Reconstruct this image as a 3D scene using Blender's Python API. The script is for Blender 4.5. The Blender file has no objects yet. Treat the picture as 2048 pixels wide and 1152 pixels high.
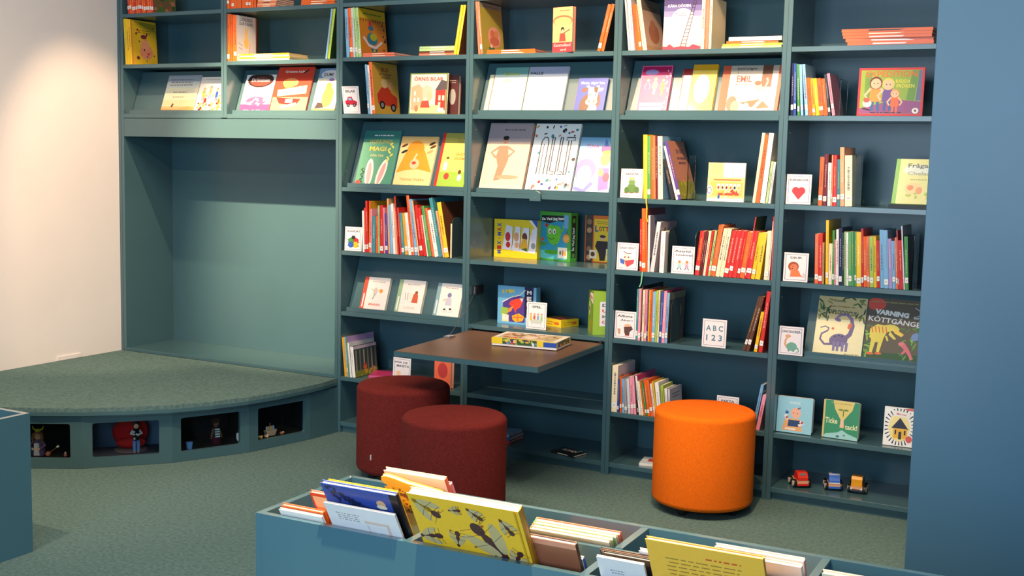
import bpy, math, random
from mathutils import Matrix, Vector
random.seed(7)
S = bpy.context.scene
# ---------------------------------------------------------------- camera
F_PX, CX, CY, CZ = 2368.76, 5.0914, -4.8638, 1.4271
YAW, PITCH, ROLL = -0.4892, -0.1101, 0.0226
fw = Vector((math.sin(YAW)*math.cos(PITCH), math.cos(YAW)*math.cos(PITCH), math.sin(PITCH)))
r0 = Vector((math.cos(YAW), -math.sin(YAW), 0)); u0 = r0.cross(fw)
RT = r0*math.cos(ROLL) + u0*math.sin(ROLL); UP = -r0*math.sin(ROLL) + u0*math.cos(ROLL)
CAM = Vector((CX, CY, CZ))
cd = bpy.data.cameras.new('camera'); cam = bpy.data.objects.new('camera', cd)
S.collection.objects.link(cam); S.camera = cam
cd.sensor_width = 36; cd.lens = F_PX/2048*36; cd.clip_start = 0.05
cam.matrix_world = Matrix(((RT.x, UP.x, -fw.x, CX), (RT.y, UP.y, -fw.y, CY), (RT.z, UP.z, -fw.z, CZ), (0, 0, 0, 1)))
# ---------------------------------------------------------------- light
S.view_settings.view_transform = 'Standard'; S.view_settings.look = 'None'
S.view_settings.gamma = 1; S.view_settings.exposure = 0.10
w = bpy.data.worlds.new('daylight'); S.world = w; w.use_nodes = True
bg = w.node_tree.nodes['Background']; bg.inputs[0].default_value = (0.32, 0.55, 1.0, 1); bg.inputs[1].default_value = 0.10
def spot(x, y, z, tx, ty, tz, power, size, blend=0.5, rad=0.02, col=(1, .70, .42)):
    l = bpy.data.lights.new('track_or_fill_spot', 'SPOT'); l.energy = power; l.spot_size = math.radians(size)
    l.spot_blend = blend; l.shadow_soft_size = rad; l.color = col
    o = bpy.data.objects.new('track_or_fill_spot', l); S.collection.objects.link(o); o.location = (x, y, z)
    o.rotation_euler = (Vector((tx, ty, tz))-Vector((x, y, z))).to_track_quat('-Z', 'Y').to_euler()
    return o
def area(x, y, z, tx, ty, tz, power, sx, sy, col):
    l = bpy.data.lights.new('window_or_overhead_fill', 'AREA'); l.energy = power; l.shape = 'RECTANGLE'; l.size = sx; l.size_y = sy; l.color = col
    o = bpy.data.objects.new('window_or_overhead_fill', l); S.collection.objects.link(o); o.location = (x, y, z)
    o.rotation_euler = (Vector((tx, ty, tz))-Vector((x, y, z))).to_track_quat('-Z', 'Y').to_euler()
    return o
WARM = (1, .72, .46)
SW = (1, .64, .38)
spot(1.15, -1.60, 3.05, 1.02, 0, 1.42, 1500, 35, 1.0, col=SW)
spot(2.55, -1.55, 3.05, 2.60, 0, 1.62, 400, 50, 1.0, col=SW)
spot(3.62, -1.55, 3.05, 3.55, 0, 1.72, 400, 39, 1.0, col=SW)
spot(1.15, -.80, 3.05, -.02, -.05, .80, 180, 42, .6, col=SW)
spot(3.75, -2.9, 3.1, 3.8, -2.45, 0.4, 900, 46, .9, col=SW)
spot(2.0, -3.2, 3.1, 0.5, -0.9, 0.2, 290, 60, .9, col=SW)
spot(4.0, -2.0, 3.1, 3.85, -0.85, 0.0, 300, 44, .9, col=SW)  # added fill spot that brightens the floor and orange stool, no known lamp
area(3.0, -1.9, 3.2, 3.0, -1.7, 0, 105, 3.6, 1.2, (1, .78, .55))  # added warm overhead fill for floor and platform, not a window
area(4.0, -6.6, 1.7, 3.6, 0, .9, 185, 3.6, 2.0, (.64, .82, 1.0))
# ---------------------------------------------------------------- photo geometry helpers (pixel <-> point on a real plane)
def proj(P):
    d = Vector(P)-CAM; z = d.dot(fw)
    return 1024+F_PX*d.dot(RT)/z, 576-F_PX*d.dot(UP)/z
def ray(u, v): return fw*F_PX+RT*(u-1024)-UP*(v-576)
def hitY(u, v, Y=0.0):
    d = ray(u, v); t = (Y-CY)/d.y; return CX+d.x*t, CZ+d.z*t
def hitZ(u, v, Z=0.0):
    d = ray(u, v); t = (Z-CZ)/d.z; return CX+d.x*t, CY+d.y*t
def xat(u, Y, Z):
    a, b = -2.0, 8.0
    for _ in range(40):
        m = (a+b)/2
        if proj((m, Y, Z))[0] < u: a = m
        else: b = m
    return (a+b)/2
# ---------------------------------------------------------------- colours and materials
def lin(c):
    o = []
    for v in c:
        v = v/255; o.append(v/12.92 if v <= .04045 else ((v+.055)/1.055)**2.4)
    return tuple(o)
PAL = dict(white=(238,234,228), cream=(238,224,188), yellow=(240,196,28), gold=(222,160,40), orange=(232,100,28), red=(205,42,34),
  maroon=(110,24,38), pink=(236,150,170), magenta=(205,60,120), peach=(240,170,125), salmon=(232,120,90), purple=(84,58,140), lilac=(178,150,200),
  navy=(30,34,78), blue=(45,84,170), lightblue=(125,178,216), teal=(60,140,150), green=(76,150,72), lime=(160,190,60), palegreen=(170,205,140),
  darkgreen=(40,64,40), brown=(98,58,38), tan=(200,160,100), grey=(150,150,155), lightgrey=(205,205,210), black=(24,24,28), dark=(40,38,42), skin=(238,190,150))
def C(c): return lin(PAL[c]) if isinstance(c, str) else lin(c)
def newmat(name):
    m = bpy.data.materials.new(name); m.use_nodes = True; return m, m.node_tree, m.node_tree.nodes['Principled BSDF']
def attr_mat(name, rough, spec=.5, coat=0, var=.04, scale=60):
    m, t, b = newmat(name)
    a = t.nodes.new('ShaderNodeAttribute'); a.attribute_name = 'Col'
    n = t.nodes.new('ShaderNodeTexNoise'); n.inputs['Scale'].default_value = scale
    tc = t.nodes.new('ShaderNodeTexCoord'); t.links.new(tc.outputs['Object'], n.inputs['Vector'])
    mr = t.nodes.new('ShaderNodeMapRange'); mr.inputs['To Min'].default_value = 1-var; mr.inputs['To Max'].default_value = 1+var
    t.links.new(n.outputs['Fac'], mr.inputs['Value'])
    mx = t.nodes.new('ShaderNodeVectorMath'); mx.operation = 'SCALE'
    t.links.new(a.outputs['Color'], mx.inputs[0]); t.links.new(mr.outputs[0], mx.inputs['Scale'])
    t.links.new(mx.outputs[0], b.inputs['Base Color'])
    b.inputs['Roughness'].default_value = rough; b.inputs['Specular IOR Level'].default_value = spec
    b.inputs['Coat Weight'].default_value = coat; b.inputs['Coat Roughness'].default_value = .1
    return m
def plain_mat(name, col, rough, metal=0, spec=.5, noise=None, bump=None, coat=0):
    m, t, b = newmat(name)
    b.inputs['Roughness'].default_value = rough; b.inputs['Metallic'].default_value = metal
    b.inputs['Specular IOR Level'].default_value = spec; b.inputs['Coat Weight'].default_value = coat; b.inputs['Coat Roughness'].default_value = .14
    col = col if len(col) == 3 else col[:3]
    tc = t.nodes.new('ShaderNodeTexCoord'); n = t.nodes.new('ShaderNodeTexNoise')
    sc, am = noise or (8, .03)
    n.inputs['Scale'].default_value = sc; n.inputs['Detail'].default_value = 6; t.links.new(tc.outputs['Object'], n.inputs['Vector'])
    cr = t.nodes.new('ShaderNodeValToRGB')
    cr.color_ramp.elements[0].position = .32; cr.color_ramp.elements[1].position = .68
    cr.color_ramp.elements[0].color = tuple(c*(1-am) for c in col)+(1,)
    cr.color_ramp.elements[1].color = tuple(min(1, c*(1+am)) for c in col)+(1,)
    t.links.new(n.outputs['Fac'], cr.inputs[0]); t.links.new(cr.outputs[0], b.inputs['Base Color'])
    if bump:
        bn = t.nodes.new('ShaderNodeTexNoise'); bn.inputs['Scale'].default_value = bump[0]; bn.inputs['Detail'].default_value = 4
        t.links.new(tc.outputs['Object'], bn.inputs['Vector'])
        bp = t.nodes.new('ShaderNodeBump'); bp.inputs['Strength'].default_value = bump[1]; bp.inputs['Distance'].default_value = bump[2]
        t.links.new(bn.outputs['Fac'], bp.inputs['Height']); t.links.new(bp.outputs[0], b.inputs['Normal'])
    return m
PAINT_C = (.050, .118, .140)
M = {}
M['print'] = attr_mat('printed_card', .38, .5, .15)
M['matte'] = attr_mat('matte_print', .6, .4)
M['paper'] = attr_mat('paper', .9, .2, 0, .06, 300)
M['plastic'] = attr_mat('toy_paint', .3, .5)
M['paint'] = plain_mat('teal_lacquer', PAINT_C, .33, noise=(3, .03), bump=(220, .03, .001), coat=.55)
M['panel'] = plain_mat('teal_back_panel', (.048, .115, .142), .27, spec=.3, noise=(3, .03), bump=(60, .03, .001))
M['column'] = plain_mat('blue_painted_column', (.048, .138, .232), .38, noise=(3, .03), bump=(120, .05, .001))
M['wall'] = plain_mat('white_plaster', (.80, .775, .76), .85, noise=(4, .015), bump=(90, .15, .002))
M['carpet'] = plain_mat('grey_green_carpet', (.106, .184, .180), .95, spec=.1, noise=(70, .22), bump=(260, .8, .004))
M['bin'] = plain_mat('blue_teal_lacquer', (.050, .145, .195), .36, noise=(3, .03), bump=(220, .03, .001), coat=1)
M['walnut'] = plain_mat('brown_laminate', (.165, .088, .052), .38, noise=(14, .06))
M['wine'] = plain_mat('wine_red_felt', (.145, .017, .014), .95, spec=.15, noise=(120, .18), bump=(420, .5, .002))
M['orange'] = plain_mat('orange_felt', (.88, .16, .006), .95, spec=.15, noise=(120, .07), bump=(420, .5, .002))
M['black'] = plain_mat('black_plastic', (.012, .012, .013), .45)
M['steel'] = plain_mat('brushed_steel', (.6, .6, .6), .3, metal=1)
M['bookend'] = plain_mat('dark_steel_sheet', (.035, .07, .08), .35, metal=0)
M['felt'] = attr_mat('doll_cloth', .9, .15)
m, t, b = newmat('clear_acrylic'); b.inputs['Transmission Weight'].default_value = 1; b.inputs['Roughness'].default_value = .04; b.inputs['IOR'].default_value = 1.3
b.inputs['Base Color'].default_value = (.93, .97, .97, 1); M['acrylic'] = m
m, t, b = newmat('window_glass'); b.inputs['Transmission Weight'].default_value = 1; b.inputs['Roughness'].default_value = 0.0; b.inputs['IOR'].default_value = 1.08
b.inputs['Base Color'].default_value = (.8, .88, .88, 1); M['glass'] = m
# ---------------------------------------------------------------- mesh helpers
_textcache = {}
def text_geo(s, wt=.022):
    if (s, wt) in _textcache: return _textcache[(s, wt)]
    cu = bpy.data.curves.new('t', 'FONT'); cu.body = s; cu.size = 1; cu.resolution_u = 2; cu.offset = wt
    o = bpy.data.objects.new('t', cu); S.collection.objects.link(o)
    dg = bpy.context.evaluated_depsgraph_get(); me = bpy.data.meshes.new_from_object(o.evaluated_get(dg))
    vs = [(v.co.x, v.co.y) for v in me.vertices]; fs = [tuple(p.vertices) for p in me.polygons]
    bpy.data.objects.remove(o); bpy.data.curves.remove(cu); bpy.data.meshes.remove(me)
    xs = [v[0] for v in vs]; ys = [v[1] for v in vs]; x0, x1, y0, y1 = min(xs), max(xs), min(ys), max(ys)
    vs = [((x-x0)/(x1-x0)-.5, (y-y0)/(y1-y0)-.5) for x, y in vs]
    _textcache[(s, wt)] = (vs, fs); return vs, fs
class MB:
    def __init__(s): s.v = []; s.f = []; s.c = []; s.T = Matrix()
    def add(s, vs, fs, col):
        b = len(s.v); s.v += [tuple(s.T @ Vector(v)) for v in vs]
        s.f += [tuple(i+b for i in f) for f in fs]; s.c += [C(col)]*len(fs); return s
    def box(s, x0, y0, z0, x1, y1, z1, col='white'):
        return s.add([(x0,y0,z0),(x1,y0,z0),(x1,y1,z0),(x0,y1,z0),(x0,y0,z1),(x1,y0,z1),(x1,y1,z1),(x0,y1,z1)],
            [(0,3,2,1),(4,5,6,7),(0,1,5,4),(1,2,6,5),(2,3,7,6),(3,0,4,7)], col)
    def bbox(s, x0, y0, z0, x1, y1, z1, col='white', b=.002):      # box with chamfered vertical and top edges
        def ring(z, i): return [(x0+b+i,y0+i,z),(x1-b-i,y0+i,z),(x1-i,y0+b+i,z),(x1-i,y1-b-i,z),(x1-b-i,y1-i,z),(x0+b+i,y1-i,z),(x0+i,y1-b-i,z),(x0+i,y0+b+i,z)]
        vs = ring(z0, 0)+ring(z1-b, 0)+ring(z1, b)
        fs = [tuple(range(7,-1,-1)), tuple(range(16,24))]
        for k in (0, 8):
            for i in range(8): j = (i+1) % 8; fs.append((k+i, k+j, k+8+j, k+8+i))
        return s.add(vs, fs, col)
    def prism(s, pts, y0, y1, col='white'):                        # pts in x,z ; extruded along y
        n = len(pts); vs = [(x, y0, z) for x, z in pts]+[(x, y1, z) for x, z in pts]
        fs = [tuple(range(n)), tuple(range(2*n-1, n-1, -1))]+[(i, i+n, (i+1) % n+n, (i+1) % n) for i in range(n)]
        return s.add(vs, fs, col)
    def plate(s, pts, z0, z1, col='white'):                        # pts in x,y ; extruded along z
        n = len(pts); vs = [(x, y, z0) for x, y in pts]+[(x, y, z1) for x, y in pts]
        fs = [tuple(range(n-1, -1, -1)), tuple(range(n, 2*n))]+[(i, (i+1) % n, (i+1) % n+n, i+n) for i in range(n)]
        return s.add(vs, fs, col)
    def lathe(s, prof, c=(0, 0, 0), col='white', n=48, axis='z'):
        vs = []; fs = []; m = len(prof)
        for i in range(n):
            a = 2*math.pi*i/n
            for r, z in prof:
                p = (r*math.cos(a), r*math.sin(a), z)
                if axis == 'x': p = (p[2], p[0], p[1])
                if axis == 'y': p = (p[1], p[2], p[0])
                vs.append((p[0]+c[0], p[1]+c[1], p[2]+c[2]))
        for i in range(n):
            for j in range(m-1): fs.append((i*m+j, ((i+1) % n)*m+j, ((i+1) % n)*m+j+1, i*m+j+1))
        fs.append(tuple(i*m for i in range(n-1, -1, -1))); fs.append(tuple(i*m+m-1 for i in range(n)))
        return s.add(vs, fs, col)
    def ell(s, c, r, col='white', n=16, m=10):
        vs = []; fs = []
        for j in range(m+1):
            t = math.pi*j/m
            for i in range(n):
                a = 2*math.pi*i/n
                vs.append((c[0]+r[0]*math.sin(t)*math.cos(a), c[1]+r[1]*math.sin(t)*math.sin(a), c[2]+r[2]*math.cos(t)))
        for j in range(m):
            for i in range(n): k = (i+1) % n; fs.append((j*n+i, (j+1)*n+i, (j+1)*n+k, j*n+k))
        return s.add(vs, fs, col)
    def tube(s, pts, r, col='white', n=8):
        if not isinstance(r, (list, tuple)): r = [r]*len(pts)
        P = [Vector(p) for p in pts]; vs = []; fs = []
        for i, p in enumerate(P):
            d = (P[min(i+1, len(P)-1)]-P[max(i-1, 0)]).normalized()
            a = d.orthogonal().normalized() if i == 0 else (a-d*a.dot(d)).normalized()
            b = d.cross(a)
            for k in range(n): q = p+(a*math.cos(2*math.pi*k/n)+b*math.sin(2*math.pi*k/n))*r[i]; vs.append(tuple(q))
        for i in range(len(P)-1):
            for k in range(n): j = (k+1) % n; fs.append((i*n+k, i*n+j, (i+1)*n+j, (i+1)*n+k))
        fs.append(tuple(range(n-1, -1, -1))); fs.append(tuple((len(P)-1)*n+k for k in range(n)))
        return s.add(vs, fs, col)
    def build(s, name, mat, parent=None, smooth=False, loc=None):
        me = bpy.data.meshes.new(name); me.from_pydata(s.v, [], s.f)
        a = me.color_attributes.new('Col', 'FLOAT_COLOR', 'CORNER')
        buf = []
        for p, c in zip(me.polygons, s.c): buf += [c[0], c[1], c[2], 1.0]*p.loop_total
        a.data.foreach_set('color', buf)
        if smooth:
            me.polygons.foreach_set('use_smooth', [True]*len(me.polygons))
        me.materials.append(M[mat] if isinstance(mat, str) else mat); me.update()
        if smooth: me.set_sharp_from_angle(angle=math.radians(40))
        o = bpy.data.objects.new(name, me); S.collection.objects.link(o)
        if parent: o.parent = parent
        if loc: o.location = loc
        return o
class Art(MB):
    """Flat artwork on a cover: x, z in 0..1 of (w, h); each stroke lies on its own thin layer of ink."""
    def __init__(s, mb, w, h, y=0.0, x0=0.0, z0=0.0, face=-1):
        s.mb, s.w, s.h, s.y, s.x0, s.z0, s.k, s.face = mb, w, h, y, x0, z0, 0, face
    def P(s, x, z, nx=True):
        if nx: x = min(max(x, 0.0), 1.0); z = min(max(z, 0.0), 1.0)
        return (s.x0+x*s.w, s.y+s.face*(.0002+.000015*s.k), s.z0+z*s.h)
    def poly(s, pts, col): s.k += 1; s.mb.add([s.P(*p) for p in pts], [tuple(range(len(pts)))], col); return s
    def rect(s, x0, z0, x1, z1, col): return s.poly([(x0,z0),(x1,z0),(x1,z1),(x0,z1)], col)
    def el(s, cx, cz, rx, rz, col, rot=0, n=18, a0=0, a1=360):
        asp = s.h/s.w; r = math.radians(rot); pts = []
        for i in range(n):
            a = math.radians(a0+(a1-a0)*i/(n if a1-a0 == 360 else n-1)); x = rx*math.cos(a); z = rz*asp*math.sin(a)
            pts.append((cx+x*math.cos(r)-z*math.sin(r), cz+(x*math.sin(r)+z*math.cos(r))/asp))
        return s.poly(pts, col)
    def line(s, pts, wd, col, w1=None):
        s.k += 1; asp = s.h/s.w; vs = []; n = len(pts)
        for i, (x, z) in enumerate(pts):
            ax, az = pts[max(i-1, 0)]; bx, bz = pts[min(i+1, n-1)]
            dx, dz = bx-ax, (bz-az)*asp; L = math.hypot(dx, dz) or 1; h = (wd+((w1 if w1 is not None else wd)-wd)*i/max(1, n-1))/2
            vs += [s.P(x-dz/L*h, z+dx/L*h/asp), s.P(x+dz/L*h, z-dx/L*h/asp)]
        s.mb.add(vs, [(2*i, 2*i+1, 2*i+3, 2*i+2) for i in range(n-1)], col); return s
    def text(s, st, cx, cz, wd, ht, col, rot=0, wt=.022):
        s.k += 1; vs, fs = text_geo(st, wt); asp = s.h/s.w; r = math.radians(rot); o = []
        for x, z in vs:
            x *= wd; z *= ht*asp
            o.append(s.P(cx+x*math.cos(r)-z*math.sin(r), cz+(x*math.sin(r)+z*math.cos(r))/asp, False))
        s.mb.add(o, fs, col); return s
    def dots(s, n, cols, x0=.1, x1=.9, z0=.1, z1=.9, r0=.02, r1=.05, seed=1):
        R = random.Random(seed)
        for _ in range(n):
            s.el(R.uniform(x0, x1), R.uniform(z0, z1), R.uniform(r0, r1), R.uniform(r0, r1)*s.w/s.h, R.choice(cols), R.uniform(0, 90), 7)
        return s
    def words(s, cx, cz, wd, rows, col, pitch=.05, ht=.018, seed=2):
        R = random.Random(seed)
        for k in range(rows):
            z = cz-k*pitch; L = wd*R.uniform(.8, 1); x = cx-L/2
            while x < cx+L/2: q = R.uniform(.03, .09)*wd*2; s.rect(x, z-ht/2, min(x+q, cx+L/2), z+ht/2, col); x += q+.02
        return s
def tag(o, label=None, cat=None, group=None, kind=None):
    for k, v in (('label', label), ('category', cat), ('group', group), ('kind', kind)):
        if v: o[k] = v
    return o
def empty(name, loc, rot=(0, 0, 0), label=None, cat=None, group=None, kind=None):
    o = bpy.data.objects.new(name, None); S.collection.objects.link(o); o.location = loc
    o.rotation_euler = rot; o.empty_display_size = .05
    return tag(o, label, cat, group, kind)
# ================================================================ the room
W, TH, D = .75, .038, .35
def struct(name, mb, mat, smooth=False): return tag(mb.build(name, mat, smooth=smooth), kind='structure')
struct('floor', MB().box(-.02, -9, -.05, 9, .4, 0), 'carpet')
struct('wall_left', MB().box(-.32, -9, -.05, -.0195, -.001, 3.4), 'wall')
struct('wall_back', MB().box(-.32, .40, -.05, 9, .55, 3.4), 'wall')
o = MB().bbox(4.472, -.9, 0, 6.2, .395, 3.4).build('wall_right', 'column'); tag(o, kind='structure')
# ---------------------------------------------------------------- bookcases
ZL = dict(Z=2.145, A=1.880, B=1.602, C=1.238, D=.917, E=.608, F=.272, G=.037)   # underside of each shelf
ST = .02
def top(k, bay=3): return (ZL[k] if bay > 2 or k != 'A' else 1.869+.006*(bay == 2))+ST+(0 if bay > 2 or k != 'B' else -.003)
def upright(k, z0, z1, par):
    MB().bbox(k*W-TH/2, 0, z0, k*W+TH/2, D+.03, z1, b=.0012).build('side_panel', 'paint', par)
    MB().box(k*W-.0006, -.0006, z0+.01, k*W+.0006, .002, z1-.001).build('joint_seam', 'black', par)
def shelf(bay, z, par, y1=D, t=ST, y0=.001):
    x0, x1 = (bay-1)*W+TH/2, bay*W-TH/2
    if bay == 6: x1 = 4.45
    return MB().bbox(x0+.0005, y0, z, x1-.0005, y1, z+t, b=.0012).build('shelf', 'paint', par)
TAN = math.tan(math.radians(20))
def display(bay, k, par):
    """sloping display board with a lip, standing in one compartment"""
    x0, x1 = ((bay-1)*W+TH/2+.004 if bay < 6 else 3.865), (4.45 if bay == 6 else bay*W-TH/2)-.004; z0 = top(k, bay)+.0005
    zt = {'B': ZL['A'] if bay > 2 else 1.869, 'C': ZL['B'], 'E': ZL['D']}[k]-.012
    h = zt-z0; mb = MB(); s = .010
    pts = [(.060, z0), (.060+h*TAN, zt), (.060+s+h*TAN, zt), (.060+s, z0)]
    vs = [(x0, y, z) for y, z in pts]+[(x1, y, z) for y, z in pts]
    mb.add(vs, [(0, 1, 2, 3), (7, 6, 5, 4), (0, 4, 5, 1), (1, 5, 6, 2), (2, 6, 7, 3), (3, 7, 4, 0)], 'white')
    b = mb.build('display_board', 'paint', par)
    MB().bbox(x0+.012, .024, z0, x1, .0355, z0+.021, b=.0012).build('display_lip', 'paint', b)
    MB().box(x0+.012, .0355, z0, x1, .0605, z0+.004).build('display_base', 'paint', b)
nb = empty('bookcase', (0, 0, 0), label='teal double bookcase with reading niche below, beside the white wall', cat='bookcase')
upright(0, 0, 2.7, nb); upright(1, 1.60, 2.7, nb)
for bay in (1, 2):
    for z in (2.145, 1.869): shelf(bay, z+(.006 if bay == 2 and z < 2 else 0), nb)
    shelf(bay, 1.597, nb, t=.022)
    MB().box((bay-1)*W+TH/2, D, 1.60, bay*W-TH/2, D+.02, 2.7).build('back_panel', 'panel', nb)
    display(bay, 'B', nb)
MB().bbox(TH/2+.0005, .002, 1.494, 2*W-TH/2-.0005, .022, 1.594, b=.001).build('valance_board', 'paint', nb)
MB().box(TH/2, .373, .28, 2*W-TH/2, .392, 1.597).build('niche_back', 'panel', nb)
MB().bbox(TH/2+.0005, .0015, .2805, 2*W-TH/2-.0005, .373, .297, b=.001).build('niche_seat', 'paint', nb)
CASE = {3: 'teal bookcase next to the niche, with board books on a sloping shelf', 4: 'teal bookcase with the brown fold-down table',
        5: 'teal bookcase behind the orange stool', 6: 'teal bookcase farthest right, with toy cars on its bottom shelf'}
for bay in (3, 4, 5, 6):
    bc = empty('bookcase', ((bay-1)*W, 0, 0), label=CASE[bay], cat='bookcase', group='tall bookcase units along the wall')
    bc2 = bc
    kids0 = set(S.objects)
    upright(bay-1, 0, 2.7, None)
    if bay == 6: MB().bbox(4.4505, 0, 0, 4.4705, D+.03, 2.7, b=.001).build('side_panel', 'paint')
    for k in 'ZABCDEFG': shelf(bay, ZL[k], None)
    x0, x1 = (bay-1)*W+TH/2, (4.45 if bay == 6 else bay*W-TH/2)
    MB().box(x0, D, .0, x1, D+.02, 2.7).build('back_panel', 'panel')
    MB().box(x0+.0005, .022, 0, x1-.0005, .04, ZL['G']-.001).build('plinth', 'paint')
    # shelf-pin holes in the side panel
    for k in 'ABCDEF':
        for dz in (-.05, .10): MB().lathe([(.0025, 0), (.0025, .001)], (x0, .04, ZL[k]+dz), 'white', 8, 'x').build('shelf_pin', 'steel')
    for k in {3: 'CE', 4: 'BC', 5: 'B', 6: 'E'}[bay]: display(bay, k, None)
    for ob in set(S.objects)-kids0:
        if ob.parent is None: ob.parent = bc; ob.location.x -= (bay-1)*W
    if bay == 4: bc4 = bc
# fold-down table leaf: hinged to the fourth bookcase
L0 = (3*W+TH/2+.012)-3*W
leaf = MB()
hz, fz, hy, fy = .600, .586, -.004, -.655
xa, xb = L0, .75-TH/2-.004
leaf.add([(xa,hy,hz-.022),(xb,hy,hz-.022),(xb,fy,fz-.022),(xa,fy,fz-.022),(xa,hy,hz-.001),(xb,hy,hz-.001),(xb,fy,fz-.001),(xa,fy,fz-.001)],
         [(0,1,2,3),(7,6,5,4),(0,4,5,1),(1,5,6,2),(2,6,7,3),(3,7,4,0)], 'white')
tl = leaf.build('fold_down_table', 'paint', bc4)
lt = MB(); e = .004
lt.add([(xa+e,hy-e,hz-.0008),(xb-e,hy-e,hz-.0008),(xb-e,fy+e,fz-.0008),(xa+e,fy+e,fz-.0008),(xa+e,hy-e,hz+.0008),(xb-e,hy-e,hz+.0008),(xb-e,fy+e,fz+.0008),(xa+e,fy+e,fz+.0008)],
       [(0,1,2,3),(7,6,5,4),(0,4,5,1),(1,5,6,2),(2,6,7,3),(3,7,4,0)], 'white')
lt.build('table_top', 'walnut', tl)
for x in (xa+.001, xb-.018):
    MB().bbox(x, -.018, .592, x+.016, .004, .612, b=.002).build('hinge', 'black', tl)
x, z = hitY(962, 587, .05)
MB().bbox(TH/2, .03, .765, TH/2+.006, .13, .808, b=.001).build('stay_plate', 'black', tl)
MB().bbox(TH/2+.006, .034, .768, TH/2+.014, .052, .806, b=.002).build('stay_bracket', 'steel', tl)
MB().tube([(TH/2+.012, .042, .780), (.045, -.085, .690), (.058, -.235, .605)], .0016).build('stay_rod', 'steel', tl)
MB().bbox(.040, -.262, .5945, .075, -.208, .604, b=.002).build('stay_foot', 'steel', tl)
# small rounded catch that holds the raised leaf, on the edge of the third shelf
cx, cz = xat(1072, -.005, 1.247)-3*W, 1.247
mb = MB(); pts = [(cx-.028, cz-.018), (cx+.028, cz-.018), (cx+.028, cz)]+[(cx+.028*math.cos(a*math.pi/10), cz+.028*math.sin(a*math.pi/10)) for a in range(1, 10)]+[(cx-.028, cz)]
mb.prism(pts, -.016, .0005); ct = mb.build('table_catch', 'paint', bc4)
MB().lathe([(.004, -.0175), (.004, -.0155)], (cx, 0, cz-.004), 'white', 12, 'y').build('screw_head', 'steel', ct)
# ---------------------------------------------------------------- corner platform with four little show windows
EDGE = [(1.500, -.003), (1.512, -.13), (1.508, -.24), (1.486, -.439), (1.445, -.619), (1.378, -.786), (1.278, -.948), (1.155, -1.083), (1.005, -1.213), (.85, -1.315), (.66, -1.41), (.42, -1.49), (.15, -1.53), (-.018, -1.53)]
pf = empty('platform', (0, 0, 0), label='low carpeted corner platform with a curved front and four little show windows', cat='platform')
poly = [(x, y) for x, y in EDGE]+[(-.018, -.003)]
MB().plate(poly[::-1] if False else poly, .262, .28).build('carpet_top', 'carpet', pf)
def offs(pts, d):
    o = []
    for i, (x, y) in enumerate(pts):
        L = math.hypot(x, y) or 1; o.append((x-x/L*d if i else x-d, y-y/L*d if y < -.01 else y))
    return o
e1 = offs(EDGE, -.004)
MB().plate(e1+[(-.018, -.003)], .246, .262).build('edge_board', 'paint', pf)
e2 = offs(EDGE, .014)
MB().plate(e2+[(-.018, -.003)], .236, .246).build('under_board', 'paint', pf)
J = [(1.505, -.004), (1.487, -.207), (1.407, -.572), (1.245, -.908), (.989, -1.199), (.66, -1.40), (.28, -1.50), (-.017, -1.515)]
WIN = {1: (.054, .341), 2: (.041, .329), 3: (.044, .330), 4: (.047, .334)}
def rrect(x0, z0, x1, z1, r, n=4):
    o = []
    for cx_, cz_, a0 in ((x1-r, z0+r, -90), (x1-r, z1-r, 0), (x0+r, z1-r, 90), (x0+r, z0+r, 180)):
        for i in range(n+1): a = math.radians(a0+90*i/n); o.append((cx_+r*math.cos(a), cz_+r*math.sin(a)))
    return o
FACET = {}
BGC = {1: (22, 34, 46), 2: (30, 30, 34), 3: (92, 110, 140), 4: (24, 26, 34)}
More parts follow.
